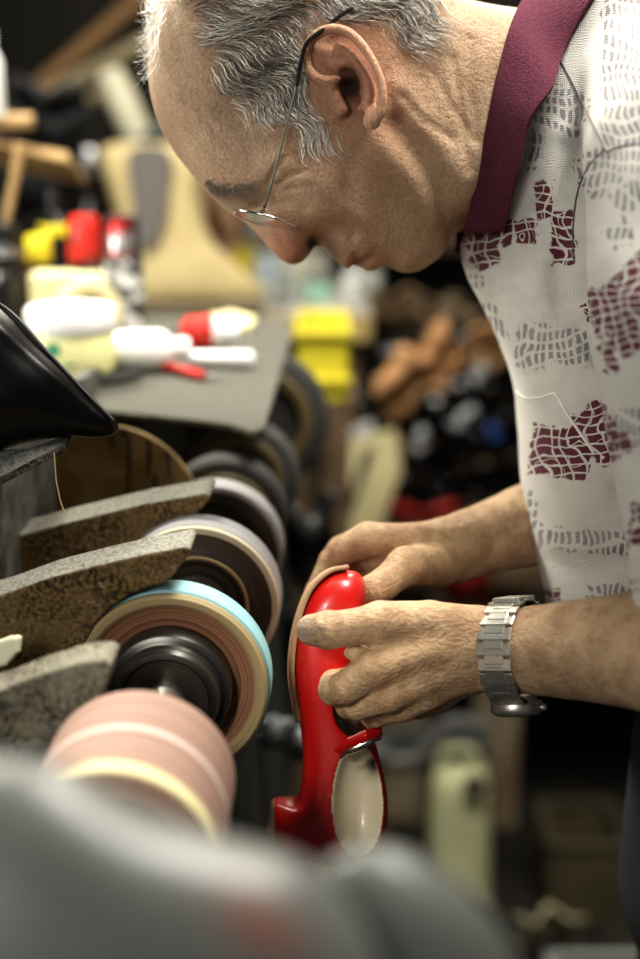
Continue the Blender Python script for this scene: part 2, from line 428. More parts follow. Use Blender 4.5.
def body_attrs(V, px, py):
    z = V[:, 2]; near = (-z < HD)
    # hair-root mask
    def inpoly(poly):
        P = np.array(poly, float); ins = np.zeros(len(px), bool)
        for i in range(len(P)):
            a = P[i]; b = P[(i+1) % len(P)]
            with np.errstate(divide='ignore', invalid='ignore'):
                ins ^= ((a[1] > py) != (b[1] > py)) & (px < a[0]+(py-a[1])*(b[0]-a[0])/(b[1]-a[1]))
        return ins
    ear_zone = (np.hypot((px-345)/46, (py-76)/58) < 1) & (-z < 1.012)
    hair = hair_density(px, py)*np.where(ear_zone, 0, 1)
    red = np.exp(-.5*(((px-345)/44)**2+((py-74)/55)**2))*(-z < 1.012)*.8
    red += .9*np.exp(-.5*(((px-290)/22)**2+((py-248)/20)**2))
    red += .7*np.exp(-.5*(((px-358)/16)**2+((py-262)/8)**2))+.25*np.exp(-.5*(((px-350)/30)**2+((py-215)/22)**2))
    inner = np.exp(-.5*(((px-350)/9)**2+((py-86)/13)**2))*(-z < 1.02)*1.4  # ear hollow: reddened, with its shade painted in
    nail = 1.0*(np.hypot((px-307)/9.5, (py-629)/11) < 1)*(-z < .953)+1.0*(np.hypot((px-354)/8, (py-605)/6) < 1)*(-z < 1.04)
    hand = ss(py, 470, 500)
    dirt = hand*(.9*np.exp(-.5*(((px-316)/16)**2+((py-632)/20)**2))+.5*np.exp(-.5*(((px-338)/20)**2+((py-692)/16)**2))+.5*np.exp(-.5*(((px-354)/12)**2+((py-604)/12)**2)))
    dark = .9*np.exp(-.5*(((px-222)/9)**2+((py-194)/5)**2))*near+1.6*np.exp(-.5*(((px-312)/3.6)**2+((py-244)/5.5)**2))+.55*np.exp(-.5*(((px-356-(262-py)*1.5)/3.0)**2))*np.exp(-.5*((py-259)/6)**2)*near+.3*np.exp(-.5*(((px-258)/22)**2+((py-200)/7)**2))*near  # dark brow; shade painted into nostril, mouth line and eye socket
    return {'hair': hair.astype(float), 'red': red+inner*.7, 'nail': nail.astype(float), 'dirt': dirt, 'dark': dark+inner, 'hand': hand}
def hair_density(px, py):
    # front hairline from the crown down to the side burn, then over and behind the ear
    P = [(166,-140),(162,-10),(180,22),(202,58),(214,92),(232,112),(258,118),(276,112),(300,142),(322,152),(340,140),(332,118),(322,92),(330,50),(360,16),(390,34),(402,58),(412,54),(430,28),(440,4),(450,-140)]
    P = np.array(P, float); d = np.full(len(px), 1e9); ins = np.zeros(len(px), bool)
    for i in range(len(P)):
        a = P[i]; b = P[(i+1) % len(P)]; e = b-a; qx = px-a[0]; qy = py-a[1]; t = np.clip((qx*e[0]+qy*e[1])/(e@e), 0, 1)
        d = np.minimum(d, np.hypot(qx-t*e[0], qy-t*e[1]))
        with np.errstate(divide='ignore', invalid='ignore'):
            ins ^= ((a[1] > py) != (b[1] > py)) & (px < a[0]+(py-a[1])*(b[0]-a[0])/(b[1]-a[1]))
    return ss(np.where(ins, d, -d), -6, 26)

def skin_material():
    m = bpy.data.materials.new('skin'); m.use_nodes = True; nt = m.node_tree; n = nt.nodes; l = nt.links; b = n['Principled BSDF']
    tc = n.new('ShaderNodeTexCoord')
    def A(name):
        a = n.new('ShaderNodeAttribute'); a.attribute_name = name; return a.outputs['Fac']
    def noise(sc, det=5, rough=.6):
        t = n.new('ShaderNodeTexNoise'); t.inputs['Scale'].default_value = sc; t.inputs['Detail'].default_value = det; t.inputs['Roughness'].default_value = rough
        l.new(tc.outputs['Object'], t.inputs['Vector']); return t.outputs['Fac']
    def mr(x, a, b_, c=0., d=1.):
        q = n.new('ShaderNodeMapRange'); l.new(x, q.inputs['Value']); q.inputs['From Min'].default_value = a; q.inputs['From Max'].default_value = b_
        q.inputs['To Min'].default_value = c; q.inputs['To Max'].default_value = d; return q.outputs['Result']
    def mix(f, c1, c2, k=1.):
        q = n.new('ShaderNodeMix'); q.data_type = 'RGBA'
        if k != 1.:
            mm = n.new('ShaderNodeMath'); mm.operation = 'MULTIPLY'; mm.inputs[1].default_value = k; mm.use_clamp = True; l.new(f, mm.inputs[0]); f = mm.outputs[0]
        l.new(f, q.inputs['Factor'])
        if isinstance(c1, tuple): q.inputs['A'].default_value = (*c1, 1)
        else: l.new(c1, q.inputs['A'])
        if isinstance(c2, tuple): q.inputs['B'].default_value = (*c2, 1)
        else: l.new(c2, q.inputs['B'])
        return q.outputs['Result']
    def mul(a, b_):
        q = n.new('ShaderNodeMath'); q.operation = 'MULTIPLY'; l.new(a, q.inputs[0])
        if isinstance(b_, float): q.inputs[1].default_value = b_
        else: l.new(b_, q.inputs[1])
        return q.outputs[0]
    base = mix(mr(noise(16, 4), .38, .64), (.58,.41,.265), (.43,.275,.165))
    base = mix(mr(noise(520, 3), .40, .66), base, (.29,.165,.095), .6)          # pores / stubble
    base = mix(mr(noise(95, 3), .6, .75), base, (.30,.16,.09), .42)            # blotches
    base = mix(A('red'), base, (.55,.19,.115), .6)
    base = mix(A('hand'), base, mix(mr(noise(70, 6), .4, .62), (.66,.46,.27), (.45,.27,.15)), .85)
    vh = n.new('ShaderNodeTexVoronoi'); vh.feature = 'DISTANCE_TO_EDGE'; vh.inputs['Scale'].default_value = 420; l.new(tc.outputs['Object'], vh.inputs['Vector'])
    base = mix(mul(A('hand'), mr(vh.outputs['Distance'], .0, .09, 1., 0.)), base, (.33,.19,.10), .16)
    base = mix(mul(A('hair'), mr(noise(260, 2), .3, .6)), base, (.25,.19,.13), .55)
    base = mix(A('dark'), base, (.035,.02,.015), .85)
    base = mix(mul(A('dirt'), mr(noise(150, 5), .35, .6)), base, (.10,.065,.045), .75)
    base = mix(A('nail'), base, (.33,.24,.18), .8)
    l.new(base, b.inputs['Base Color'])
    b.inputs['Roughness'].default_value = .5; b.inputs['Specular IOR Level'].default_value = .38
    b.inputs['Subsurface Weight'].default_value = .12; b.inputs['Subsurface Radius'].default_value = (.008, .003, .0015); b.inputs['Subsurface Scale'].default_value = 1.
    # relief of skin
    bp = n.new('ShaderNodeBump'); bp.inputs['Strength'].default_value = 1.0; bp.inputs['Distance'].default_value = .0016
    add = n.new('ShaderNodeMath'); add.operation = 'ADD'; l.new(noise(420, 6, .7), add.inputs[0]); l.new(mul(noise(60, 4), 1.6), add.inputs[1])
    l.new(add.outputs[0], bp.inputs['Height'])
    bp2 = n.new('ShaderNodeBump'); bp2.inputs['Distance'].default_value = .0016
    l.new(mul(A('hand'), .3), bp2.inputs['Strength'])
    v = n.new('ShaderNodeTexVoronoi'); v.feature = 'DISTANCE_TO_EDGE'; v.inputs['Scale'].default_value = 260
    mp = n.new('ShaderNodeMapping'); mp.inputs['Scale'].default_value = (.55, 1, 1.25); l.new(tc.outputs['Object'], mp.inputs['Vector'])
    nv = n.new('ShaderNodeTexNoise'); nv.inputs['Scale'].default_value = 40; l.new(mp.outputs['Vector'], nv.inputs['Vector'])
    ma = n.new('ShaderNodeVectorMath'); ma.operation = 'MULTIPLY_ADD'; ma.inputs[1].default_value = (.02,)*3; l.new(nv.outputs['Color'], ma.inputs[0]); l.new(mp.outputs['Vector'], ma.inputs[2])
    l.new(ma.outputs[0], v.inputs['Vector']); l.new(mr(v.outputs['Distance'], 0, .3), bp2.inputs['Height'])
    l.new(bp.outputs['Normal'], bp2.inputs['Normal']); l.new(bp2.outputs['Normal'], b.inputs['Normal'])
    return m
M_skin = skin_material()
man_base = W(760, 560, 1.1); man_base[2] = 0
man = empty('person', man_base, 'older man in a pale patterned polo shirt bending over the wheels, holding a red shoe', 'person')
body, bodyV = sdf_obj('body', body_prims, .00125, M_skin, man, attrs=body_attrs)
# ---------------------------------------------------------------- shirt, collar, pocket, seams
SD = 1.10
shirt_out = spline([(520,40),(500,110),(484,180),(468,222),(461,246),(468,274),(484,304),(504,346),(516,386),(521,430),(523,480),(532,530),(544,580),(552,625),(560,700),
   (640,720),(900,720),(1020,600),(1060,300),(1020,0),(900,-180),(760,-200),(640,-150),(570,-60),(540,0)], 4, True)
def sb(u, v, z):
    X = u; Y = v; b = 0
    def r(pts, a, w):
        P = np.array([nf(x, y, .99, SD) for x, y in pts]); best = np.full(u.shape, 1e9)
        for i in range(len(P)-1):
            A = P[i]; e = P[i+1]-A; qx = u-A[0]; qy = v-A[1]; t = np.clip((qx*e[0]+qy*e[1])/(e@e), 0, 1)
            best = np.minimum(best, (qx-t*e[0])**2+(qy-t*e[1])**2)
        return a*np.exp(-.5*best/w**2)
    b = b+r([(556,130),(548,190),(545,250),(548,310)], 4, 7)-r([(568,150),(562,210),(560,280),(570,330)], 5, 7)
    b = b+r([(486,262),(502,310),(520,370)], 3, 6)-r([(498,250),(514,290),(530,340),(548,380)], 3, 6)
    b = b+r([(566,330),(584,365),(606,392)], 8, 7)-r([(580,330),(598,362),(616,384)], 7, 6)
    b = b-r([(560,400),(585,440),(612,480),(626,520)], 4, 6)+r([(545,402),(570,440),(600,490)], 3, 7)
    b = b+r([(535,540),(575,552),(630,545)], 2.5, 7)-r([(530,562),(580,572),(630,566)], 2.5, 6)
    b = b+r([(540,262),(536,300),(528,340)], 3.5, 6)-r([(528,420),(540,470),(548,520)], 3, 7)+r([(556,440),(560,490),(566,530)], 3, 7)
    b = b+2.2*np.sin(u*.05+v*.03)*np.sin(v*.021+u*.01)
    # pocket lies on the chest
    px_ = 320+(u-320)*SD/.99; py_ = 479.5+(v-479.5)*SD/.99
    ins = ss(py_-(388+.10*(px_-520)), 0, 4)*ss((px_-513)*1., -2, 4)*ss((558+(py_-396)*.62)-px_, 0, 3)*ss(560-py_, 0, 10)
    return b+2.6*ins
torso = Relief(shirt_out, SD, 2.3, None, sb, cap=275, k=.012)
neckhole = Chain([(490,118,1.075,62),(560,118,1.075,66),(640,140,1.09,80)], .02)
sleeve = [Chain([(672,92,.995,60),(694,160,.925,67),(706,330,.892,68),(738,520,.88,66),(754,606,.875,68)], .007)]
sleeve_far = [Chain([(680,100,1.20,60),(720,200,1.28,64),(750,420,1.29,62)], .022)]
shirt_prims = [torso, neckhole]+sleeve+sleeve_far
def shirt_post(P, f):
    u = P[:, 0]/-P[:, 2]*F+320; v = 479.5-P[:, 1]/-P[:, 2]*F
    # open above the collar line (cut along the collar) and at the hem
    nrm = np.array([.969, .246]); q = ((u-499)*nrm[0]+(v-100)*nrm[1])-7
    f = np.maximum(f, -q*.00066*np.where(v < 236, 1, 0)-np.where(v < 236, 0, 1.))
    f = np.maximum(f, np.where(-P[:, 2] > .96, (v-(668-.04*(u-545)))*.00066, (v-(608-.12*(u-640)))*.0006))
    # folds on the sleeve
    f = f+.0012*np.sin(v*.045+u*.03)*np.sin(u*.05-v*.012)*ss(u, 560, 620)
    return f
def patches(px, py):
    """cloud-shaped zones of print: u/v in photo-sized fabric units"""
    def box(cx, cy, hx, hy, a=0.):
        c, s_ = math.cos(math.radians(a)), math.sin(math.radians(a)); x = (px-cx)*c+(py-cy)*s_; y = -(px-cx)*s_+(py-cy)*c
        return np.minimum(hx-np.abs(x), hy-np.abs(y))
    M = [(544,200,9,18,0),(563,237,12,27,-4),(519,232,17,13,-8),(483,250,14,18,-28),(640,300,52,36,-42),(602,330,7,44,-14),(561,452,30,25,6),(601,434,20,30,-36),(646,524,16,20,0),(551,594,10,7,0),(500,236,12,7,-20),(700,420,40,34,-20),(760,250,30,40,20)]
    G = [(626,80,25,92,0),(560,108,28,22,24),(597,172,20,22,-30),(640,190,30,14,-35),(493,322,9,22,-22),(531,346,16,23,4),(566,346,24,18,8),(585,541,47,12,4),(632,428,20,20,0),(529,512,9,22,-15),(478,282,8,8,0),(626,588,40,7,-8),(536,150,7,22,10),(620,236,14,12,-30),(700,560,50,20,0),(720,120,30,30,0)]
    m = np.full(len(px), -50.); g = m.copy()
    for q in M: m = np.maximum(m, box(*q))
    for q in G: g = np.maximum(g, box(*q))
    return m, g
def shirt_attrs(V, px, py):
    m, g = patches(px, py)
    return {'maroon': m, 'grey': g, 'fab': np.stack([px/100, py/100, -V[:, 2]*3], 1), 'trim': np.zeros(len(px))}
def shirt_material():
    m = bpy.data.materials.new('printed_cotton'); m.use_nodes = True; nt = m.node_tree; n = nt.nodes; l = nt.links; b = n['Principled BSDF']
    def A(name, o='Fac'):
        a = n.new('ShaderNodeAttribute'); a.attribute_name = name; return a.outputs[o]
    def M(op, a, b_=None, c=None, clamp=False):
        q = n.new('ShaderNodeMath'); q.operation = op; q.use_clamp = clamp
        for i, x in enumerate((a, b_, c)):
            if x is None: continue
            if isinstance(x, (int, float)): q.inputs[i].default_value = x
            else: l.new(x, q.inputs[i])
        return q.outputs[0]
    fab = A('fab', 'Vector')
    def noise(sc, det=3, vec=None, out='Fac'):
        t = n.new('ShaderNodeTexNoise'); t.inputs['Scale'].default_value = sc; t.inputs['Detail'].default_value = det; l.new(vec or fab, t.inputs['Vector']); return t.outputs[out]
    # wobbly coordinates
    wv = n.new('ShaderNodeVectorMath'); wv.operation = 'MULTIPLY_ADD'; wv.inputs[1].default_value = (.16, .16, 0); l.new(noise(3.2, 2, out='Color'), wv.inputs[0]); l.new(fab, wv.inputs[2])
    def lines(ang, scale, lo, hi, mod):
        mp = n.new('ShaderNodeMapping'); mp.inputs['Rotation'].default_value = (0, 0, math.radians(ang)); l.new(wv.outputs[0], mp.inputs['Vector'])
        sp = n.new('ShaderNodeSeparateXYZ'); l.new(mp.outputs['Vector'], sp.inputs[0])
        x = M('MULTIPLY', sp.outputs['X'], scale); x = M('ADD', x, M('MULTIPLY', noise(mod, 2), 4.5)); fr = M('FRACT', x)
        d = M('ABSOLUTE', M('SUBTRACT', fr, .5)); q = n.new('ShaderNodeMapRange'); l.new(d, q.inputs['Value']); q.inputs['From Min'].default_value = lo; q.inputs['From Max'].default_value = hi; return q.outputs['Result']
    l1 = lines(3, 8.0, .06, .10, 1.3); l2 = lines(95, 10.5, .06, .13, .9); l3 = lines(35, 3.4, .02, .05, 2.6)
    ink = M('MULTIPLY', M('MULTIPLY', l1, l2), l3)
    edge = M('MULTIPLY', M('SUBTRACT', noise(11, 4), .46), 15.)
    def zone(att, w):
        q = n.new('ShaderNodeMapRange'); l.new(M('ADD', A(att), edge), q.inputs['Value']); q.inputs['From Min'].default_value = 0; q.inputs['From Max'].default_value = w; return q.outputs['Result']
    g1 = lines(2, 15, .16, .26, 1.0); g2 = lines(91, 7, .10, .18, 1.2)
    zm = M('MULTIPLY', zone('maroon', 1.5), ink); zg = M('MULTIPLY', M('MULTIPLY', zone('grey', 2.), M('MULTIPLY', g1, g2)), M('ADD', M('MULTIPLY', noise(2.2, 2), 1.1), .2), clamp=True)
    def mix(f, a, c):
        q = n.new('ShaderNodeMix'); q.data_type = 'RGBA'; l.new(f, q.inputs['Factor'])
        if isinstance(a, tuple): q.inputs['A'].default_value = (*a, 1)
        else: l.new(a, q.inputs['A'])
        q.inputs['B'].default_value = (*c, 1); return q.outputs['Result']
    base = mix(M('MULTIPLY', noise(1.4, 5), .5), (.66,.64,.59), (.54,.515,.46))
    base = mix(M('MULTIPLY', zg, 1.0), base, (.17,.15,.17)); base = mix(zm, base, (.115,.016,.032))
    l.new(base, b.inputs['Base Color']); b.inputs['Roughness'].default_value = .9; b.inputs['Specular IOR Level'].default_value = .15
    b.inputs['Sheen Weight'].default_value = .15
    bp = n.new('ShaderNodeBump'); bp.inputs['Strength'].default_value = .8; bp.inputs['Distance'].default_value = .0011
    wz = lines(0, 55, .0, .5, .3); wy = lines(90, 55, .0, .5, .3)
    l.new(M('ADD', M('MULTIPLY', wz, wy), M('MULTIPLY', noise(30, 4), .8)), bp.inputs['Height']); l.new(bp.outputs['Normal'], b.inputs['Normal'])
    return m
M_shirt = shirt_material()
shirt, shirtV = sdf_obj('polo_shirt', shirt_prims, .0022, M_shirt, man, post=shirt_post, attrs=shirt_attrs, taub=2)
cutp = shirt_prims
def on_shirt(pts, lift=.0006, prims=None, d0=.8, d1=1.12):
    P = np.array(pts, float); d = raycast(prims or shirt_prims, P[:, 0], P[:, 1], d0, d1, 140)
    d = np.where(np.isnan(d), np.nanmedian(d), d)
    return [W(x, y, dd-lift) for (x, y), dd in zip(P, d)]
M_trim = mat('white_piping', (.72,.70,.64), .85)
M_thread = mat('dark_thread', (.12,.09,.10), .9)
mb = MB(); mb.tube(on_shirt(spline([(516,392),(526,398),(540,397),(553,394),(558,397),(568,415),(583,437),(594,453)], 8), .0005), .0011, 8)
mb.build('pocket_edge', M_trim, man, smooth=True)
mb = MB()
for P in ([(604,150),(590,165),(580,184),(575,206),(573,232),(574,262)], [(560,60),(575,88),(590,118),(606,152)], [(606,152),(622,146),(645,143)]):
    mb.tube(on_shirt(spline(P, 8), .0001), .0006, 6)
mb.build('seam', M_thread, man, smooth=True)
# collar
M_collar = mat('maroon_rib', (.125,.036,.058), .92, spec=.15, noise=((.10,.028,.045), 500, .45, .6), bump=.9, bscale=520)
def cring(pts, dd0, dd1):
    P = spline(pts, 8); n = len(P); t = np.linspace(0, 1, n)
    d = dd0-dd1*np.sin(np.pi*np.clip(t*.92+.04, 0, 1))**.75
    return P, d
r1, d1_ = cring([(462,231),(466,228),(478,174),(490,114),(500,67),(512,23),(523,0),(548,-28)], 1.078, .072)
r2, d2_ = cring([(502,229),(506,226),(514,188),(523,147),(531,118),(552,88),(560,62),(578,22),(600,-14)], 1.072, .093)
n_ = 60
def rs(P, d):
    t = np.linspace(0, 1, len(P)); tt = np.linspace(0, 1, n_); return np.stack([np.interp(tt, t, P[:, 0]), np.interp(tt, t, P[:, 1]), np.interp(tt, t, d)], 1)
r1 = rs(r1, d1_); r2 = rs(r2, d2_)
sd_ = raycast(shirt_prims, r2[:, 0], r2[:, 1], .8, 1.12, 160); r2[:, 2] = np.fmin(r2[:, 2], np.where(np.isnan(sd_), 9, sd_-.003))
ker = np.ones(7)/7; r2[:, 2] = np.convolve(np.pad(r2[:, 2], 3, 'edge'), ker, 'valid')-.001
V = []; K = 9
for half in (0, 1):
    for i in range(n_):
        for k in range(K):
            w = k/(K-1); a = c3(*r1[i])*(1-w)+c3(*r2[i])*w
            a[2] += .003*math.sin(math.pi*w)+.0015*math.sin(i*.35+w*2)*w
            if half: a[2] = -2*1.078-min(a[2], -.9) if False else -2*1.078-a[2]
            V.append(a)
Fc = [(h*n_*K+i*K+k, h*n_*K+i*K+k+1, h*n_*K+(i+1)*K+k+1, h*n_*K+(i+1)*K+k) for h in (0, 1) for i in range(6 if h else 0, n_-1) for k in range(K-1)]
Fc += [((n_-1)*K+k, (n_-1)*K+k+1, n_*K+(n_-1)*K+k+1, n_*K+(n_-1)*K+k) for k in range(K-1)]
co = mesh_obj('collar', c2w(np.array(V))-parent_loc(man), Fc, M_collar, man)
md = co.modifiers.new('Solid', 'SOLIDIFY'); md.thickness = .0028; md.offset = 0
md = co.modifiers.new('Bevel', 'BEVEL'); md.width = .0009; md.segments = 2
# trousers
M_trous = mat('charcoal_trousers', (.035,.035,.04), .9, bump=.4, bscale=300)
wp = lambda x, y, z: tuple(RM.T @ (np.array([x, y, z])-CAM))
hx, hy = W(755, 700, 1.09)[:2]
tp = [Chain([wp(hx+.02, hy-.0, .95)+(106,), wp(hx+.03, hy, .85)+(120,)], .03, raw=True)]
for sgn in (-1, 1):
    tp.append(Chain([wp(hx+.05, hy+sgn*.08, .84)+(90,), wp(hx+.0, hy+sgn*.10, .5)+(68,), wp(hx+.02, hy+sgn*.11, .07)+(52,)], .03, raw=True))
sdf_obj('trousers', tp, .006, M_trous, man)
M_shoe = mat('black_leather', (.015,.014,.013), .4)
for sgn in (-1, 1):
    sdf_obj('work_shoe', [Chain([wp(hx+.05, hy+sgn*.11, .045)+(40,), wp(hx-.06, hy+sgn*.115, .04)+(38,), wp(hx-.15, hy+sgn*.12, .035)+(32,)], .02, raw=True)], .005, M_shoe, man)

# ---------------------------------------------------------------- hair
def hair_strands():
    rs_ = np.random.RandomState(3)
    guides = np.array([(190,20,.75,-.35),(186,60,.75,.25),(212,80,.62,.6),(230,-10,.95,-.1),(232,60,.85,.35),(240,105,.75,.62),(275,60,.9,.35),(262,20,.95,.1),(280,108,.62,.8),(312,120,.45,.92),
        (310,70,.25,.98),(306,45,.5,.8),(300,10,.95,.12),(345,5,.98,.15),(385,15,.85,.5),(405,45,.7,.72),(430,15,.8,.55),(340,-60,.95,.3),(250,-80,.95,-.1)], float)
    N = 4800
    px = rs_.uniform(172, 455, N*2); py = rs_.uniform(-90, 150, N*2); d = hair_density(px, py)
    ok = rs_.rand(N*2) < d*np.where(py < -20, .35, 1); px, py = px[ok], py[ok]
    n = len(px); steps = 7
    L = rs_.uniform(20, 46, n)*np.where(py > 95, .75, 1); ph = rs_.uniform(0, 6.28, n); curl = rs_.uniform(.05, .55, n)
    X = np.zeros((n, steps)); Y = np.zeros((n, steps)); x, y = px.copy(), py.copy()
    for k in range(steps):
        X[:, k] = x; Y[:, k] = y
        w = 1/(((x[:, None]-guides[:, 0])**2+(y[:, None]-guides[:, 1])**2)+120)**1.5; dx = (w*guides[:, 2]).sum(1)/w.sum(1); dy = (w*guides[:, 3]).sum(1)/w.sum(1)
        a = np.arctan2(dy, dx)+curl*np.sin(ph+k*.9)+.5*np.sin(x*.06+y*.10)+rs_.normal(0, .05, n)
        x = x+np.cos(a)*L/(steps-1); y = y+np.sin(a)*L/(steps-1)
    D = raycast([head, core[0]], X.ravel(), Y.ravel(), .93, 1.12, 130).reshape(n, steps)
    in_ear = ((X-345)/39)**2+((Y-76)/54)**2
    good = ~np.isnan(D).any(1) & (in_ear.min(1) > .93); X, Y, D = X[good], Y[good], D[good]; n = len(X)
    lift = np.linspace(-.0008, .0040, steps)[None]*rs_.uniform(.3, 1.4, (n, 1))+.0014*np.sin(np.linspace(0, 3.14, steps))
    D = D-lift
    return X, Y, D, rs_
X, Y, D, rs_ = hair_strands()
def strands(name, P, rad, m, parent, tone):
    """P: n x steps x 3 world points -> thin three-sided tubes"""
    n, S, _ = P.shape; T = np.gradient(P, axis=1); T /= np.linalg.norm(T, axis=2, keepdims=True)+1e-12
    ref = np.array([.2, -.9, .3]); A = np.cross(T, ref); A /= np.linalg.norm(A, axis=2, keepdims=True)+1e-12; B = np.cross(T, A)
    taper = np.interp(np.linspace(0, 1, S), [0, .7, 1], [1, .9, .25])[None, :, None]*rad[:, None, None]
    ring = [P+(A*math.cos(a)+B*math.sin(a))*taper for a in (0, 2.09, 4.19)]
    V = np.stack(ring, 2).reshape(-1, 3); base = (np.arange(n)*S*3)[:, None]+(np.arange(S-1)*3)[None]
    Fc = np.concatenate([np.stack([base+k, base+(k+1) % 3, base+3+(k+1) % 3, base+3+k], -1).reshape(-1, 4) for k in range(3)])
    return mesh_obj(name, V-parent_loc(parent), Fc.astype(np.int32), m, parent, attrs={'tone': np.repeat(tone, S*3)})
def hair_mat():
    m = bpy.data.materials.new('grey_hair'); m.use_nodes = True; nt = m.node_tree; n = nt.nodes; l = nt.links; b = n['Principled BSDF']
    a = n.new('ShaderNodeAttribute'); a.attribute_name = 'tone'; r = n.new('ShaderNodeValToRGB'); l.new(a.outputs['Fac'], r.inputs['Fac'])
    r.color_ramp.elements[0].color = (.06,.045,.03,1); r.color_ramp.elements[1].color = (.80,.77,.70,1)
    e = r.color_ramp.elements.new(.45); e.color = (.34,.295,.235,1)
    l.new(r.outputs['Color'], b.inputs['Base Color']); b.inputs['Roughness'].default_value = .38; b.inputs['Specular IOR Level'].default_value = .7
    return m
M_hair = hair_mat()
P = np.stack([(X-320)/F*D, (479.5-Y)/F*D, -D], -1); Pw = c2w(P.reshape(-1, 3)).reshape(P.shape)
white = ss(Y[:, 0], 85, 125)*.55+.2*np.sin(X[:, 0]*.06+Y[:, 0]*.05)
tone = np.clip(rs_.beta(.7, .8, len(X))+white-.12, 0, 1)
hair = strands('hair', Pw, rs_.uniform(.00010, .00030, len(X)), M_hair, man, tone)
# loose curls over the forehead and eyebrow hairs
C = []
for i in range(80):
    sx = 176+rs_.uniform(-12, 6); sy = rs_.uniform(-40, 20); dd = 1.075+rs_.uniform(-.05, .03); amp = rs_.uniform(4, 10); ph = rs_.uniform(0, 6.28)
    ex = rs_.uniform(138, 152); ey = rs_.uniform(50, 92) if i % 2 else rs_.uniform(-10, 60)
    q = []
    for k in range(16):
        t = k/15; a = t*11+ph
        q.append(W(sx+(ex-sx)*(t**.6)+amp*math.cos(a)*t, sy+(ey-sy)*t+amp*math.sin(a)*t*.9, dd-.01*t+.004*math.sin(a*1.3)*t))
    C.append(q)
strands('fringe_curl', np.array(C), rs_.uniform(.00014, .00026, len(C)), M_hair, man, rs_.uniform(.6, 1, len(C)))
E = []
for i in range(170):
    t = rs_.rand()**1.6; sx = 207+t*46+rs_.normal(0, 2.5); sy = 187-t*4+12*math.sin(t*2.2)+rs_.normal(0, 2.5)-6; L = rs_.uniform(6, 13); a = math.radians(rs_.uniform(-40, 50)+90*(t < .4))
    xs = sx+np.linspace(0, 1, 5)*L*math.cos(a); ys = sy+np.linspace(0, 1, 5)*L*math.sin(a)
    dd = raycast([head], xs, ys, .95, 1.12, 100)
    if np.isnan(dd).any(): continue
    E.append([W(x, y, q-.0002-.0022*k/4) for k, (x, y, q) in enumerate(zip(xs, ys, dd))])
strands('eyebrow', np.array(E), rs_.uniform(.0001, .0002, len(E)), M_hair, man, rs_.uniform(.0, .4, len(E)))

arm = near_hand[:1]; AH = []
for i in range(900):
    sx = rs_.uniform(440, 640); sy = rs_.uniform(600, 706); L = rs_.uniform(5, 11); a = math.radians(rs_.uniform(150, 235))
    if sx < 522: continue
    xs = sx+np.linspace(0, 1, 4)*L*math.cos(a); ys = sy-np.linspace(0, 1, 4)*L*math.sin(a)*.6; AH.append((xs, ys))
XS = np.array([q[0] for q in AH]); YS = np.array([q[1] for q in AH]); DD = raycast(arm, XS.ravel(), YS.ravel(), .8, 1.0, 90).reshape(XS.shape)
ok = ~np.isnan(DD).any(1); XS, YS, DD = XS[ok], YS[ok], DD[ok]-np.array([-.0003, .0006, .0012, .0016])
PA = c2w(np.stack([(XS-320)/F*DD, (479.5-YS)/F*DD, -DD], -1).reshape(-1, 3)).reshape(XS.shape+(3,))
strands('arm_hair', PA, rs_.uniform(.00006, .00011, len(PA)), M_hair, man, rs_.uniform(.3, 1, len(PA)))

# ---------------------------------------------------------------- eyeglasses
g = empty('eyeglasses', W(262, 214, 1.04), 'thin metal rimmed eyeglasses with slim dark temple hooked over his ear', 'eyeglasses')
M_rim = mat('silver_rim', (.72,.70,.66), .22, 1.); M_temple = mat('gunmetal_temple', (.20,.21,.18), .35, .8); M_tip = mat('black_tip', (.01,.01,.012), .35)
M_lens = mat('lens_glass', (.97,.98,.98), .03, trans=1., ior=1.45)
for side, dc in ((0, 1.024), (1, 1.10)):
    ctr = W(267, 221, 1.022) if side == 0 else W(267, 221, 1.022)+(FWD+UP*.165)*.072
    ua = (W(298, 227, 1.042)-W(234, 210, 1.042)); ua /= np.linalg.norm(ua); ub = FWD+UP*.03; ub -= ua*np.dot(ub, ua); ub /= np.linalg.norm(ub)
    ring = [ctr+ua*.0228*math.cos(a)+ub*.0262*math.sin(a) for a in np.linspace(0, 2*math.pi, 49)]
    mb = MB(); mb.tube(ring, .0009, 8); rim = mb.build('rim', M_rim, g, smooth=True, angle=80)
    mb = MB(); nn = np.cross(ua, ub); mb.prism([ctr+ua*.0217*math.cos(a)+ub*.0257*math.sin(a)-nn*.0006 for a in np.linspace(0, 2*math.pi, 49)[:-1]], nn*.0012)
    mb.build('lens', M_lens, g, smooth=True)
mb = MB(); c0 = W(267, 221, 1.022); mb.tube([c0+ub*.025-ua*.006, c0+(FWD+UP*.12)*.033-ua*.010, c0+(FWD+UP*.14)*.042-ua*.006], .0011, 8); mb.build('bridge', M_rim, g, smooth=True)
def tpl(sgn):
    A = [(262,214),(266,203),(272,182),(284,135),(295,92),(301,62),(308,42),(326,28),(340,16),(353,8)]
    P = np.array(spline(A, 6)); dd = np.interp(np.arange(len(P)), [0, 6, 18, 28, 36, len(P)-1], [1.010, 1.006, .998, .9925, .989, .995])
    Q = np.array([c3(x, y, q) for (x, y), q in zip(P, dd)])
    if sgn: Q[:, 2] = -2*1.077-Q[:, 2]
    return c2w(Q)
for sgn in (0, 1):
    T = tpl(sgn); mb = MB(); mb.tube(T[:27], .00075, 8); t = mb.build('temple', M_temple, g, smooth=True)
    mb = MB(); mb.tube(T[25:], [.0011]+[.0015]*(len(T)-27)+[.0012], 8); mb.build('temple_tip', M_tip, g, smooth=True)
    mb = MB(); mb.tube([T[0], T[2]], .0016, 8); mb.tube([T[4], T[5]], .0013, 8); mb.build('hinge', M_rim, g, smooth=True)

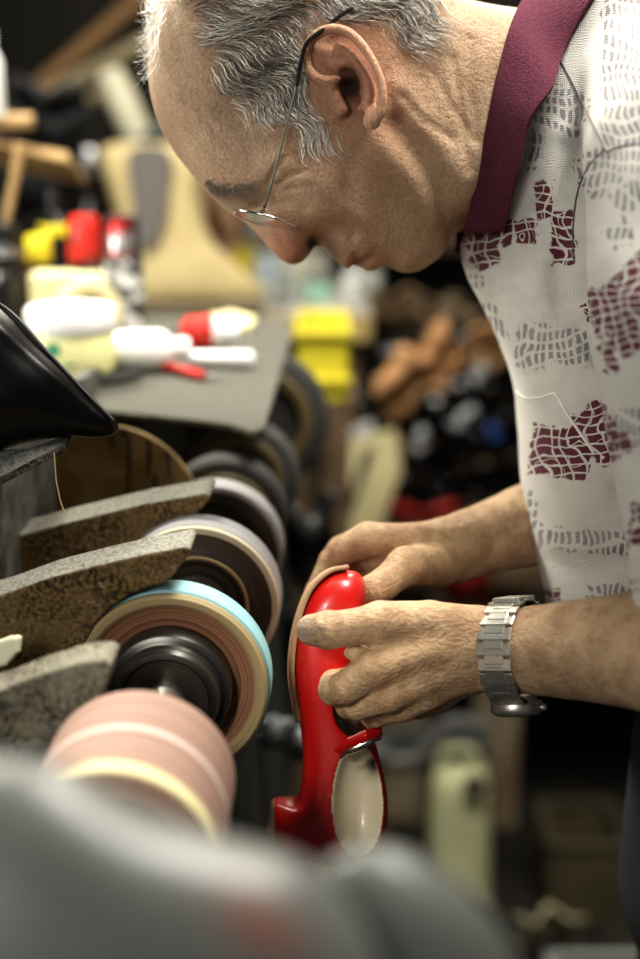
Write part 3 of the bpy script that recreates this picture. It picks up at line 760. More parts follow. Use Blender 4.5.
# ---------------------------------------------------------------- watch
wt = empty('wristwatch', W(512, 652, .955), 'steel bracelet wristwatch worn face down on the near wrist', 'watch')
M_steel = mat('brushed_steel', (.66,.64,.58), .34, .9, noise=((.5,.48,.43), 900, .4, .6)); M_dsteel = mat('dark_steel', (.12,.115,.10), .4, .9)
ax = (W(640, 650, .898)-W(480, 648, .964)); ax /= np.linalg.norm(ax)
ax = ax+FWD*.12; ax /= np.linalg.norm(ax)
e1 = UP-ax*np.dot(UP, ax); e1 /= np.linalg.norm(e1); e2 = np.cross(e1, ax)     # e2 away from the camera?
if np.dot(e2, FWD) > 0: e2 = -e2
wc = W(516, 652, .957)+ax*-.0005
NL = 22
for i in range(NL):
    a = 2*math.pi*(i+.5)/NL; rv, rd = .0330, .0336
    p = wc+e1*math.cos(a)*rv+e2*math.sin(a)*rd; tdir = -e1*math.sin(a)*rv+e2*math.cos(a)*rd; tdir /= np.linalg.norm(tdir); nrm = np.cross(tdir, ax)
    R = np.stack([ax, tdir, nrm], 1)
    if 9 <= i <= 11: continue
    mb = MB(); mb.box(p, (.0130, .0090, .0026), R); mb.build('bracelet_link', M_steel, wt, bevel=.0006)
    mb = MB(); mb.box(p-nrm*.0003*np.sign(np.dot(nrm, p-wc))+tdir*.0046, (.0225, .0080, .0022), R); mb.build('bracelet_side', M_steel, wt, bevel=.0006)
mb = MB(); mb.lathe([(.0308,-.0102),(.0308,.0102)], wc, ax, 48, e1, cap=False); mb.build('bracelet_underside', M_dsteel, wt, smooth=True)
a = math.pi*10.5/11; pc = wc-e1*.0345+e2*.002
mb = MB(); mb.lathe([(.0120,-.004),(.0165,-.003),(.0172,.000),(.0165,.003),(.015,.0042)], pc, -e1, 40); cs = mb.build('watch_case', M_steel, wt, smooth=True)
mb = MB(); mb.lathe([(.0142,.0043),(.0142,.0048),(.012,.0051)], pc, -e1, 40); mb.build('crystal', M_tip, cs, smooth=True, org=parent_loc(wt))
mb = MB(); mb.lathe([(.0022,0),(.0022,.003)], pc+ax*.017, ax, 16); mb.build('crown', M_steel, cs, smooth=True, org=parent_loc(wt))
mb = MB(); pt = wc+e1*.0338; mb.box(pt+ax*.001, (.0185, .026, .0032), np.stack([ax, e2, e1], 1)); mb.build('clasp', M_steel, wt, bevel=.0008)
# ---------------------------------------------------------------- red shoe in his hands
shoe = empty('high_heeled_shoe', W(325, 720, 1.01), 'glossy red leather pump held upright against the wheels, pale lining showing', 'shoe')
s_out = spline([(346,570),(326,574),(309,590),(299,613),(293,640),(291,664),(291.5,684),(296,704),(301,730),(303,758),(301,782),(297,797),(285,797),(272,800),(269,818),(267,834),(280,850),(310,862),(345,866),(378,860),
  (386,835),(388,805),(384,775),(378,752),(372,734),(362,722),(356,700),(352,670),(356,640),(364,610),(366,588),(360,574)], 5, True)
def shoe_sc(u, v): return 1+1.2*np.exp(-.5*((v-600)/60)**2)+.2*ss(v, 720, 780)
SDM = 1.02
s_rel = Relief(s_out, SDM, 3.0, shoe_sc, None, k=.002, cap=44)
shoe_prims = [s_rel, Ell((361,804,.985), (18,40,28), 0, .003, 'sub'), Ell((355,712,.99), (13,17,36), 12, .004, 'sub')]
def shoe_attrs(V, px, py):
    # pale lining in the lower mouth; inner shadow painted into the upper one
    P = V; lin = np.zeros(len(P)); drk = np.zeros(len(P))
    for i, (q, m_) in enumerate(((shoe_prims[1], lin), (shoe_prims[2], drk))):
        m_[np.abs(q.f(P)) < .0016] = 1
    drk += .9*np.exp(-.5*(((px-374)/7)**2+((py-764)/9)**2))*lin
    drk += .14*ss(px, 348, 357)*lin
    sole = ((px < 274.5) & (py > 796)).astype(float)
    return {'lining': lin, 'dark': drk, 'soleedge': sole}
def shoe_mat():
    m = bpy.data.materials.new('red_leather'); m.use_nodes = True; nt = m.node_tree; n = nt.nodes; l = nt.links; b = n['Principled BSDF']
    def A(x):
        a = n.new('ShaderNodeAttribute'); a.attribute_name = x; return a.outputs['Fac']
    tc = n.new('ShaderNodeTexCoord')
    def mix(f, a, c):
        q = n.new('ShaderNodeMix'); q.data_type = 'RGBA'; l.new(f, q.inputs['Factor'])
        if isinstance(a, tuple): q.inputs['A'].default_value = (*a, 1)
        else: l.new(a, q.inputs['A'])
        q.inputs['B'].default_value = (*c, 1); return q.outputs['Result']
    no = n.new('ShaderNodeTexNoise'); no.inputs['Scale'].default_value = 90; no.inputs['Detail'].default_value = 6; l.new(tc.outputs['Object'], no.inputs['Vector'])
    r = n.new('ShaderNodeMapRange'); l.new(no.outputs['Fac'], r.inputs['Value']); r.inputs['From Min'].default_value = .62; r.inputs['From Max'].default_value = .72
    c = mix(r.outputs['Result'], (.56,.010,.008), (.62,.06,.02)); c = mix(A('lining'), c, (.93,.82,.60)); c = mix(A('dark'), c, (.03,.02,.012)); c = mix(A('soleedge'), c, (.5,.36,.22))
    l.new(c, b.inputs['Base Color']); b.inputs['Roughness'].default_value = .38; b.inputs['Coat Weight'].default_value = .3; b.inputs['Coat Roughness'].default_value = .15
    return m
M_red = shoe_mat()
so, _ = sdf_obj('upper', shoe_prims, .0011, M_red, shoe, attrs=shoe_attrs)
M_welt = mat('tan_sole_edge', (.42,.27,.16), .7, bump=.3, bscale=300)
sp_ = spline([(346,567),(327,571.5),(309,588),(298,613),(291.5,642),(289.5,674),(293,700),(297.5,722)], 6); V = []; Fc = []
for i, (x, y) in enumerate(sp_):
    wdt = .020*math.sin(math.pi*min(1, max(.08, (i+3)/(len(sp_)+6))))**.6
    for k in range(5):
        q = -1+k*.5; V.append(W(x+3.*q*q, y, 1.018+q*wdt)-parent_loc(shoe))
for i in range(len(sp_)-1):
    for k in range(4): Fc.append((i*5+k, i*5+k+1, i*5+5+k+1, i*5+5+k))
sl = mesh_obj('sole', V, Fc, M_welt, shoe); md = sl.modifiers.new('Solid', 'SOLIDIFY'); md.thickness = .0030; md.offset = 0
M_buckle = mat('buckle_metal', (.75,.73,.66), .18, 1.)
mb = MB(); mb.tube([W(x, y, q) for x, y, q in ((340,752,.985),(352,742,.976),(366,737,.975),(380,733,.985))], .0052, 10, flat=.35); mb.build('strap', M_red, shoe, smooth=True)
mb = MB(); mb.tube([W(x, y, q) for x, y, q in spline([(341,758,.978),(349,752,.972),(361,747,.970),(373,741,.971),(382,734,.978)], 6)], [.0012]*6+[.0026]*13+[.0012]*6, 10, flat=.6); mb.build('buckle', M_buckle, shoe, smooth=True)
# ================================================================ the finishing machine
K0 = (685-49)*.95; AX0 = W(171, 685, .95)
adir = W(377-206*.95/1.6, 49+K0/1.6, 1.6)-AX0; adir /= np.linalg.norm(adir); adir[2] = 0; adir /= np.linalg.norm(adir)
sdir = np.cross(adir, [0, 0, 1]); zdir = np.array([0, 0, 1.])
def A(s, a, z=0.): return AX0+sdir*s+adir*a+zdir*z                     # machine frame: s right, a away, z up
def a_of(d): return (d-.95)/np.dot(adir, FWD)
def on_a(px, py, d):                                                  # pixel on the vertical cross plane that meets the axis at depth d
    a = a_of(d); r = (px-320)/F*RIGHT+(479.5-py)/F*UP+FWD; o = A(0, a); return CAM+r*(np.dot(o-CAM, adir)/np.dot(r, adir))
machine = empty('shoe_finishing_machine', (AX0[0]-.1, AX0[1]+.2, 0), 'old grimy shoe finishing machine with a row of spinning wheels on one shaft', 'machine')
M_iron = mat('grimy_iron', (.085,.085,.075), .7, .2, noise=((.03,.027,.022), 18, .4, .65), bump=.8, bscale=90)
M_shaft = mat('bright_shaft', (.55,.54,.5), .25, 1.)
def ringmat(name, col, rough=.6, metal=0., amp=.35, sc=260., coat=0., tint=None):
    """fine concentric turning marks round the wheel axis (radius stored in object space)"""
    m = bpy.data.materials.new(name); m.use_nodes = True; nt = m.node_tree; n = nt.nodes; l = nt.links; b = n['Principled BSDF']
    at = n.new('ShaderNodeAttribute'); at.attribute_name = 'rad'
    mul = n.new('ShaderNodeVectorMath'); mul.operation = 'SCALE'; mul.inputs['Scale'].default_value = sc; l.new(at.outputs['Vector'], mul.inputs[0])
    t = n.new('ShaderNodeTexNoise'); t.inputs['Scale'].default_value = 1.; t.inputs['Detail'].default_value = 4; t.inputs['Roughness'].default_value = .65; l.new(mul.outputs[0], t.inputs['Vector'])
    mr = n.new('ShaderNodeMapRange'); mr.inputs['From Min'].default_value = .35; mr.inputs['From Max'].default_value = .65; l.new(t.outputs['Fac'], mr.inputs['Value'])
    mx = n.new('ShaderNodeMix'); mx.data_type = 'RGBA'; mx.inputs['A'].default_value = (*[c*(1-amp) for c in col], 1); mx.inputs['B'].default_value = (*(tint or [min(1, c*(1+amp)) for c in col]), 1)
    l.new(mr.outputs['Result'], mx.inputs['Factor']); l.new(mx.outputs['Result'], b.inputs['Base Color'])
    b.inputs['Roughness'].default_value = rough; b.inputs['Metallic'].default_value = metal; b.inputs['Coat Weight'].default_value = coat
    return m
def disc_part(name, prof, a0, m, parent, n=96):
    """prof (r, a): a measured from a0 away from the camera"""
    mb = MB(); mb.lathe(prof, A(0, a0), adir, n, cap=name.endswith('_wheel') or name == 'sanding_drum'); o = mb.build(name, m, parent, smooth=True, org=parent_loc(machine), angle=30)
    V = np.array(mb.V)-AX0; r = np.linalg.norm(V-np.outer(V@adir, adir), axis=1); h = V@adir
    at = o.data.attributes.new('rad', 'FLOAT_VECTOR', 'POINT'); at.data.foreach_set('vector', np.stack([r, h*.6, 0*r], 1).astype(np.float32).ravel())
    return o
# --- nearest: sanding drum
M_sand = ringmat('pink_sandpaper', (.25,.135,.10), .75, amp=.30, sc=420, tint=(.36,.235,.18))
M_creamrim = ringmat('cream_felt', (.58,.50,.28), .8, amp=.2)
M_palestripe = ringmat('pale_stripe', (.50,.39,.34), .7, amp=.12)
M_brownface = ringmat('brown_abrasive', (.25,.115,.06), .6, amp=.45, sc=500, tint=(.40,.20,.11))
M_tanring = ringmat('tan_ring', (.38,.29,.15), .6, amp=.3, sc=600)
M_blue = ringmat('turquoise_belt', (.27,.50,.53), .6, amp=.15)
M_hub = ringmat('turned_steel', (.10,.098,.088), .32, .85, amp=.5, sc=900)
M_grey = ringmat('grey_felt', (.36,.35,.36), .8, amp=.2); M_cream = ringmat('cream_ring', (.62,.57,.42), .7, amp=.15)
M_darkface = ringmat('dark_disc', (.055,.052,.046), .4, .4, amp=.5, sc=900, tint=(.13,.12,.105))
M_brush = ringmat('black_bristle', (.03,.03,.03), .7, amp=.5, sc=700, tint=(.085,.08,.075)); M_olive = ringmat('olive_ring', (.13,.10,.04), .6, amp=.5, sc=700)
aD0, aD1 = a_of(.735), a_of(.832)
drum = disc_part('sanding_drum', [(.030,0),(.0505,.0),(.0525,.003),(.0525,aD1-aD0-.003),(.0505,aD1-aD0),(.026,aD1-aD0)], aD0, M_sand, machine)
disc_part('edge_band', [(.0527,.001),(.0534,.002),(.0534,.013),(.0527,.014)], aD0, M_creamrim, drum)
disc_part('pale_band', [(.0526,.0),(.0529,.001),(.0529,.005),(.0526,.006)], aD0+.049, M_palestripe, drum)
disc_part('drum_end', [(.0,-.004),(.020,-.004),(.032,.002),(.0505,.001)], aD0, M_brownface, drum)
# --- blue rimmed wheel
w1 = disc_part('sanding_wheel', [(.030,.006),(.0535,.003),(.0575,.0),(.0615,.001),(.0615,.023),(.05,.025),(.02,.025)], -.003, M_brownface, machine)
disc_part('turquoise_belt', [(.0614,.0035),(.0632,.0045),(.0632,.024),(.0614,.025)], -.003, M_blue, w1)
disc_part('tan_edge', [(.0535,.0015),(.0560,-.0008),(.0600,-.0014),(.0618,.0005),(.0618,.0055)], -.003, M_tanring, w1)
disc_part('hub', [(.0,-.020),(.012,-.021),(.026,-.020),(.028,-.022),(.0315,-.021),(.033,-.017),(.0335,-.012),(.038,-.010),(.0395,-.006),(.0400,.004)], -.003, M_hub, w1)
disc_part('shaft_nut', [(.0,-.045),(.0085,-.045),(.0095,-.043),(.0095,-.034),(.014,-.032),(.014,-.020)], -.003, M_shaft, w1)
# --- third: grey wheel with cream ring
a3 = a_of(1.086)
w2 = disc_part('felt_wheel', [(.012,.002),(.030,.001),(.034,-.002),(.0415,-.001),(.0465,.001),(.0535,.0),(.059,.0),(.0592,.026),(.05,.028),(.02,.028)], a3, M_darkface, machine)
disc_part('grey_belt', [(.0590,.002),(.0606,.003),(.0606,.028),(.059,.029)], a3, M_grey, w2)
disc_part('cream_edge', [(.0540,.0002),(.0550,-.0022),(.0592,-.0022),(.0600,.0),(.0600,.004)], a3, M_cream, w2)
disc_part('brown_line', [(.0355,-.0018),(.0360,-.0024),(.0375,-.0024),(.0380,-.0018)], a3, M_tanring, w2)
disc_part('hub', [(.0,-.022),(.016,-.022),(.0175,-.020),(.0180,-.006),(.024,-.004),(.025,.002)], a3, M_hub, w2)
# --- brushes behind
for d, r, m_, nm in ((1.20,.054,M_darkface,'polishing_wheel'), (1.285,.0535,M_brush,'bristle_wheel'), (1.40,.0575,M_brush,'bristle_wheel'), (1.62,.078,M_brush,'bristle_wheel')):
    a = a_of(d); w_ = disc_part(nm, [(.015,.0),(r*.55,.002),(r*.7,-.002),(r*.93,.0),(r,.004),(r,.022),(r*.9,.026),(.02,.026)], a, m_, machine)
    disc_part('ring', [(r*.60,-.002),(r*.62,-.004),(r*.74,-.0045),(r*.77,-.001)], a, M_olive if d > 1.25 else M_hub, w_)
    disc_part('hub', [(.0,-.02),(.014,-.02),(.017,-.016),(.018,.002)], a, M_hub, w_)
    if nm == 'polishing_wheel': disc_part('grey_edge', [(r*.93,-.001),(r*.96,-.003),(r+.001,-.002),(r+.0015,.004),(r+.0015,.022)], a, M_grey, w_)
mb = MB(); mb.lathe([(.009, aD0-.02), (.009, a_of(1.75))], A(0, 0), adir, 24); mb.build('shaft', M_shaft, machine, smooth=True, org=parent_loc(machine))

# --- guards (hood dividers)
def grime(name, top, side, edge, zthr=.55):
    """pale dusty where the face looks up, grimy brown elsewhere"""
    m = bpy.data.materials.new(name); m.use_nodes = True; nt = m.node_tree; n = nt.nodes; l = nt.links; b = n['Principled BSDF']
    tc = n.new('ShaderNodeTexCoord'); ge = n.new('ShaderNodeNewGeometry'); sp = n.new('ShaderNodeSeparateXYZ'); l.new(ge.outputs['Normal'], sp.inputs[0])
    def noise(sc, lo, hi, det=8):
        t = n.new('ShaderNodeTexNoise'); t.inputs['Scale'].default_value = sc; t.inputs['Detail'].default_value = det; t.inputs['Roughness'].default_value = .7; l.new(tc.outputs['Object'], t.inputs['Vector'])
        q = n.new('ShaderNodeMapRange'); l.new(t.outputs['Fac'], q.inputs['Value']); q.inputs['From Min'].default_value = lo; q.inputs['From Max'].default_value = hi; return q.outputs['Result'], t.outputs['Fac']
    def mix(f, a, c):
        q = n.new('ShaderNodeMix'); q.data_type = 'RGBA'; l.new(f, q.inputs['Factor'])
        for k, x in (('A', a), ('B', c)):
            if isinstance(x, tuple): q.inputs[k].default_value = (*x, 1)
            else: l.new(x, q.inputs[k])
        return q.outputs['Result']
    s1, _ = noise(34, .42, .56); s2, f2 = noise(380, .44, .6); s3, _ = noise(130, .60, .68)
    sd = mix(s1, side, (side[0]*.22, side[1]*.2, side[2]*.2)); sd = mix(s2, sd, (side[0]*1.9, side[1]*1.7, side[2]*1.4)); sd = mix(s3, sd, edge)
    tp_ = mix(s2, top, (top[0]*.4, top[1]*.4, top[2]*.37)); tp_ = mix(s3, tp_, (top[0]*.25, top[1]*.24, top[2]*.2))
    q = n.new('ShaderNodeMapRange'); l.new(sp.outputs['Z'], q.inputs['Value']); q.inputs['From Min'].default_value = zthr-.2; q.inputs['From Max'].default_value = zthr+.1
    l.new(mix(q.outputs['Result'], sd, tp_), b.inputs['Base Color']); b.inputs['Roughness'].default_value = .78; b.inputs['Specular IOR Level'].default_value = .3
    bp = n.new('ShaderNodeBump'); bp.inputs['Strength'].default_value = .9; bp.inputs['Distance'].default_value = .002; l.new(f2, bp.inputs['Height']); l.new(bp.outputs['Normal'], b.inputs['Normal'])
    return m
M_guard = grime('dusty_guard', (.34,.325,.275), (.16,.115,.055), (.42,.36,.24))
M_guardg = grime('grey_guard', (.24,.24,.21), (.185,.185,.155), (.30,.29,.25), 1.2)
M_rust = mat('rusty_sheet', (.50,.37,.17), .7, noise=((.27,.18,.07), 22, .42, .62), bump=.5)
def guard(name, poly, d, thick, m, bev=.002):
    P = [on_a(x, y, d) for x, y in poly]; mb = MB(); mb.prism(P, adir*thick); return mb.build(name, m, machine, bevel=bev, org=parent_loc(machine))
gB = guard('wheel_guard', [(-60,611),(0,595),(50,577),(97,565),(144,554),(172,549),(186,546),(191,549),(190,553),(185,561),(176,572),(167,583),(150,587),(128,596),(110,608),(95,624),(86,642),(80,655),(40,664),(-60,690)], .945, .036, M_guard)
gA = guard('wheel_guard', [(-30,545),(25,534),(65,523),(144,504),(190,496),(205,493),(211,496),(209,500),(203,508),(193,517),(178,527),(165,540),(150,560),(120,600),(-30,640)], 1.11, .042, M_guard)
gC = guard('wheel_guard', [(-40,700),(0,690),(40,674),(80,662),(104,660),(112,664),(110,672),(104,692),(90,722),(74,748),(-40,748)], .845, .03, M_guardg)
mb = MB()
Cc = on_a(115, 530, 1.24)
arc = [on_a(x, y, 1.24) for x, y in spline([(36,470),(48,446),(68,434),(95,428),(122,427),(148,436),(170,451),(186,469),(194,484),(196,500)], 4)]
mb.prism(arc+[on_a(196, 640, 1.24), on_a(30, 640, 1.24)], adir*.004); mb.build('rusty_end_plate', M_rust, machine, org=parent_loc(machine), bevel=.0008)
mb = MB()
for x, y0, y1, w_ in ((129,436,492,1.4),(149,440,476,1.7),(155,474,505,1.2),(112,432,450,1.6),(168,452,478,1.2),(124,430,436,3)):
    mb.tube([on_a(x, y0, 1.238), on_a(x+1, (y0+y1)/2, 1.238), on_a(x, y1, 1.238)], [w_*.0008, w_*.0009, w_*.0004], 6)
mb.build('tar_drip', mat('tar', (.012,.01,.008), .4), machine, smooth=True, org=parent_loc(machine))
mb = MB(); mb.tube([on_a(54, 452, 1.0), on_a(56, 480, 1.0), on_a(60, 500, 1.0), on_a(65, 514, 1.0)], .0004, 6); mb.build('hanging_thread', mat('glue_thread', (.55,.42,.25), .6), machine, smooth=True, org=parent_loc(machine))
# hood side wall: a vertical grimy board along the shaft, left of the wheels
M_board = mat('grey_board', (.12,.12,.105), .85, noise=((.05,.048,.04), 30, .4, .6), bump=.7, bscale=140)
zt = on_a(50, 452, 1.0)
sw = np.dot(on_a(52, 500, 1.22)-AX0, sdir)
mb = MB()
def hb(px, py, d): return on_a(px, py, d)
mb.prism([A(sw, a_of(.86), -.25), A(sw, a_of(1.7), -.25), A(sw, a_of(1.7), .07), A(sw, a_of(1.24), .118), A(sw, a_of(1.0), .125), A(sw, a_of(.95), .075), A(sw, a_of(.86), .045)], -sdir*.012)
mb.build('side_board', M_board, machine, bevel=.001, org=parent_loc(machine))
# cabinet under and left of the wheels
M_cab = mat('cabinet_black', (.02,.02,.018), .7, noise=((.045,.042,.035), 9, .5, .7))
cz = AX0[2]
mb = MB(); mb.prism([A(-.42, a_of(.86), -.12-0), A(sw-.013, a_of(.86), -.12), A(sw-.013, a_of(1.9), -.12), A(-.42, a_of(1.9), -.12)], [0, 0, -(cz-.12)+.0]); mb.build('cabinet', M_cab, machine, bevel=.004, org=parent_loc(machine))
mb = MB(); mb.prism([A(sw-.012, a_of(.84), -.13), A(.015, a_of(.84), -.15), A(.03, a_of(.84), -.42), A(sw-.012, a_of(.84), -.42)], adir*(a_of(1.85)-a_of(.84))); mb.build('dust_trough', M_cab, machine, bevel=.004, org=parent_loc(machine))
for a in (a_of(1.13), a_of(1.72)):
    mb = MB(); mb.prism([A(-.02, a, -.16), A(.02, a, -.16), A(.014, a, .008), A(-.014, a, .008)], adir*.02); mb.build('bearing_post', M_cab, machine, bevel=.002, org=parent_loc(machine))

# ---------------------------------------------------------------- near cover (blurred, close to the lens)
M_cover = mat('grey_enamel', (.15,.152,.138), .5, noise=((.10,.105,.095), 9, .4, .65), coat=.1)
def cov_mat():
    m = bpy.data.materials.new('grey_worn_enamel'); m.use_nodes = True; nt = m.node_tree; n = nt.nodes; l = nt.links; b = n['Principled BSDF']
    a = n.new('ShaderNodeAttribute'); a.attribute_name = 'red'; tc = n.new('ShaderNodeTexCoord'); t = n.new('ShaderNodeTexNoise'); t.inputs['Scale'].default_value = 22; l.new(tc.outputs['Object'], t.inputs['Vector'])
    m1 = n.new('ShaderNodeMix'); m1.data_type = 'RGBA'; m1.inputs['A'].default_value = (.145,.15,.135,1); m1.inputs['B'].default_value = (.10,.105,.095,1); l.new(t.outputs['Fac'], m1.inputs['Factor'])
    m2 = n.new('ShaderNodeMix'); m2.data_type = 'RGBA'; l.new(a.outputs['Fac'], m2.inputs['Factor']); l.new(m1.outputs['Result'], m2.inputs['A']); m2.inputs['B'].default_value = (.20,.075,.055,1)
    l.new(m2.outputs['Result'], b.inputs['Base Color']); b.inputs['Roughness'].default_value = .42; return m
cover = empty('motor_housing', (W(200, 900, .47)[0], W(200, 900, .47)[1]-.02, 0), 'rounded grey enamel motor housing with a red smear, close in front of the wheels', 'motor housing')
c_out = spline([(-120,800),(-40,765),(20,757),(70,770),(120,798),(170,822),(240,842),(305,862),(345,900),(380,960),(420,1100),(300,1250),(0,1280),(-150,1150),(-170,950)], 5, True)
c_out2 = spline([(318,872),(345,852),(380,845),(420,856),(460,882),(492,915),(515,955),(528,1010),(520,1100),(440,1180),(330,1150),(290,1040),(296,930)], 5, True)
def ca(V, px, py):
    return {'red': (np.exp(-.5*(((px-262-.6*(py-925))/26)**2+((py-925)/28)**2))*.8)}
sdf_obj('housing_shell', [Relief(c_out, .45, 1.2, None, None, cap=150)], .003, cov_mat(), cover, attrs=ca)
sdf_obj('end_cap', [Relief(c_out2, .48, 1.6, None, None, cap=120)], .0025, M_cover, cover)
b0 = W(200, 1050, .47)
mb = MB(); mb.lathe([(.07, 0), (.05, .01), (.045, b0[2]-.02)], (b0[0], b0[1], 0), (0, 0, 1), 32); mb.build('pedestal', M_cover, cover, smooth=True)
# ================================================================ bench shelf over the wheels and what stands on it
zsh = A(0, 0)[2]+.077*1.02
e_r = on_z(265, 428, zsh); 
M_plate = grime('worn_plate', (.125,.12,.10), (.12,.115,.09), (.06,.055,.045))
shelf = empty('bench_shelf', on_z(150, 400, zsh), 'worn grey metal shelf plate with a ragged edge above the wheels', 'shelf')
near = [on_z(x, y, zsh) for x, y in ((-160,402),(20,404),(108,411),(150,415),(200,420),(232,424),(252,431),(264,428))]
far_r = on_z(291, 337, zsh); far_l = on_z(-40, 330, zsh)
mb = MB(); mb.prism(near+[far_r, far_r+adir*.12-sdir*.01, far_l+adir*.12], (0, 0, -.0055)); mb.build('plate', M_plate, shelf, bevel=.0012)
mb = MB()
for q in (on_z(-60, 380, zsh), on_z(-30, 345, zsh)):
    mb = MB(); mb.box(q+np.array([0, 0, -.10]), (.03, .03, .19)); mb.build('bracket', M_iron, shelf, bevel=.002)

def rot_lathe(name, label, cat, parts, px, py, z=None, d=None, tilt=None, group=None, n=40):
    """parts: (part name, profile[(r mm, h mm)], material)"""
    o = on_z(px, py, z) if z is not None else W(px, py, d)
    t = empty(name, o, label, cat, group); ax = np.array(tilt if tilt is not None else (0, 0, 1.), float)
    for nm, prof, m in parts:
        mb = MB(); mb.lathe([(r*.001, h*.001) for r, h in prof], o, ax, n); mb.build(nm, m, t, smooth=True)
    return t
zs = zsh+.0006
M_wplast = mat('white_plastic', (.85,.85,.82), .35); M_cream_p = mat('pale_yellow_plastic', (.74,.72,.36), .4); M_black = mat('black_plastic', (.012,.012,.013), .3)
M_redc = mat('red_cap', (.55,.03,.02), .35, noise=((.10,.02,.015), 90, .55, .65)); M_glassb = mat('dark_bottle', (.015,.012,.01), .12, coat=.6)
M_spl = mat('splattered_can', (.05,.05,.05), .35, noise=((.70,.70,.68), 55, .5, .56)); M_silver = mat('silver_cap', (.55,.54,.55), .25, .9, noise=((.35,.04,.04), 40, .5, .55))
M_yel = mat('yellow_plastic', (.80,.66,.04), .4); M_tape = mat('cream_tape', (.72,.64,.36), .7); M_mat_ = mat('black_rubber', (.02,.02,.02), .8, bump=.6)
M_green = mat('green_print', (.06,.30,.16), .5); M_wood = mat('raw_wood', (.50,.34,.16), .7, noise=((.32,.20,.09), 14, .4, .6)); M_dwood = mat('dark_wood', (.14,.09,.05), .75, noise=((.06,.04,.02), 12, .4, .6))
M_pewter = mat('pewter', (.4,.4,.4), .3, .9)
# black rubber pad + white jar
pad = rot_lathe('rubber_pad', 'round black rubber pad under the white lidded jar', 'pad', [('pad_disc', [(46,0),(50,2),(50,5),(46,7)], M_mat_)], 92, 376, zs)
jz = zs+.0078
jar = rot_lathe('cream_jar', 'squat cream jar with pale yellow body, green oval mark and white screw lid', 'jar', [
    ('jar_body', [(36,0),(40,2),(41.5,8),(41.5,39),(40,41)], M_cream_p), ('lid', [(42,41),(43.5,43),(43.5,60),(41,63),(20,64),(0,64)], M_wplast)], 73, 371, jz, n=56)
jo = parent_loc(jar)
mb = MB(); 
def on_jar(an, h, r=.0421): return jo+np.array([math.sin(an)*r, -math.cos(an)*r, h])
pts = [on_jar(-.28+.19*math.cos(t), .028+.0065*math.sin(t)) for t in np.linspace(0, 6.283, 25)[:-1]]
mb.prism(pts, (0, -.0004, 0)); mb.build('oval_mark', M_green, jar)
mb = MB()
for k in range(5): mb.box(on_jar(.02+.0*k-.06+.06*k, .014, .0420), (.0018, .0005, .003))
mb.build('small_print', M_green, jar)
# roll of tape behind the jar
tape = rot_lathe('masking_tape', 'cream roll of masking tape standing on edge behind the white jar', 'tape', [('tape_roll', [(22,-14),(34,-14),(35,-12),(35,12),(34,14),(22,14),(22,-14)], M_tape)], 88, 300, None, 1.62, tilt=(.25, -.95, .05))
tape.location.z = zs+.0355+0
bx_ = empty('wax_block', on_z(72, 331, zs), 'pale cream block of wax standing behind the jar', 'wax block')
mb = MB(); o = parent_loc(bx_); mb.box(o+np.array([0, 0, .034]), (.088, .03, .068)); mb.build('block', M_tape, bx_, bevel=.006)
mb = MB(); mb.box(o+np.array([0.012, -.0155, .045]), (.03, .001, .036)); mb.build('wrapper', M_dwood, bx_)
# white squeeze bottle lying behind jar
def lying(name, label, cat, parts, p0, dirv, group=None):
    o = np.array(p0); t = empty(name, o, label, cat, group)
    for nm, prof, m in parts:
        mb = MB(); mb.lathe([(r*.001, h*.001) for r, h in prof], o, dirv, 32); mb.build(nm, m, t, smooth=True)
    return t
lying('squeeze_bottle', 'white plastic squeeze bottle lying beside the jar', 'bottle', [('bottle_body', [(0,0),(16,2),(20,8),(20,48),(17,56),(9,62)], M_wplast), ('bottle_cap', [(11,62),(11,76),(9,78),(0,78)], M_wplast)], on_z(112, 372, zs)+np.array([0, 0, .0205]), (.97, .25, 0))
lying('glue_tube', 'red plastic tube with a white cap lying on the shelf', 'tube', [('tube_body', [(0,0),(9,1),(17,8),(19,34)], M_redc), ('tube_cap', [(19,34),(14,38),(11,44),(11,62),(0,62)], M_wplast)], on_z(180, 351, zs)+np.array([0, 0, .0195]), (.99, .12, 0))
M_pen = mat('white_barrel', (.85,.86,.85), .3)
lying('marker_pen', 'fat white marker pen lying near the shelf edge', 'pen', [('barrel', [(0,0),(6,1),(8,4),(8,46)], M_pen), ('pen_cap', [(8.6,46),(8.6,66),(6,69),(0,69)], M_pen)], on_z(186, 367, zs)+np.array([0, 0, .0088]), (.995, -.05, 0))
kn = empty('utility_knife', on_z(166, 374, zs), 'slim red and silver utility knife lying at the shelf edge', 'knife')
k0 = on_z(163, 371, zs)+np.array([0, 0, .005]); k1 = on_z(204, 381, zs)+np.array([0, 0, .005]); k2 = on_z(227, 380, zs)+np.array([0, 0, .005])
mb = MB(); mb.tube([k0, (k0+k1)/2, k1], [.004, .0048, .0045], 10); mb.build('handle', M_redc, kn, smooth=True)
mb = MB(); mb.tube([k1, k2], [.0042, .0015], 8, flat=.4); mb.build('blade', M_pewter, kn, smooth=True)
pp = empty('paper_scrap', on_z(230, 327, zs), 'folded pale yellow paper scrap at the back of the shelf', 'paper')
mb = MB(); P = [on_z(x, y, zs) for x, y in ((205,322),(232,317),(257,324),(250,332),(214,331))]; mb.prism(P, (0, 0, .008)); mb.build('sheet', M_tape, pp, bevel=.001)
pp2 = empty('sandpaper_sheet', on_z(240, 334, zs), 'small blue grey sandpaper sheet under the yellow scrap', 'sandpaper')
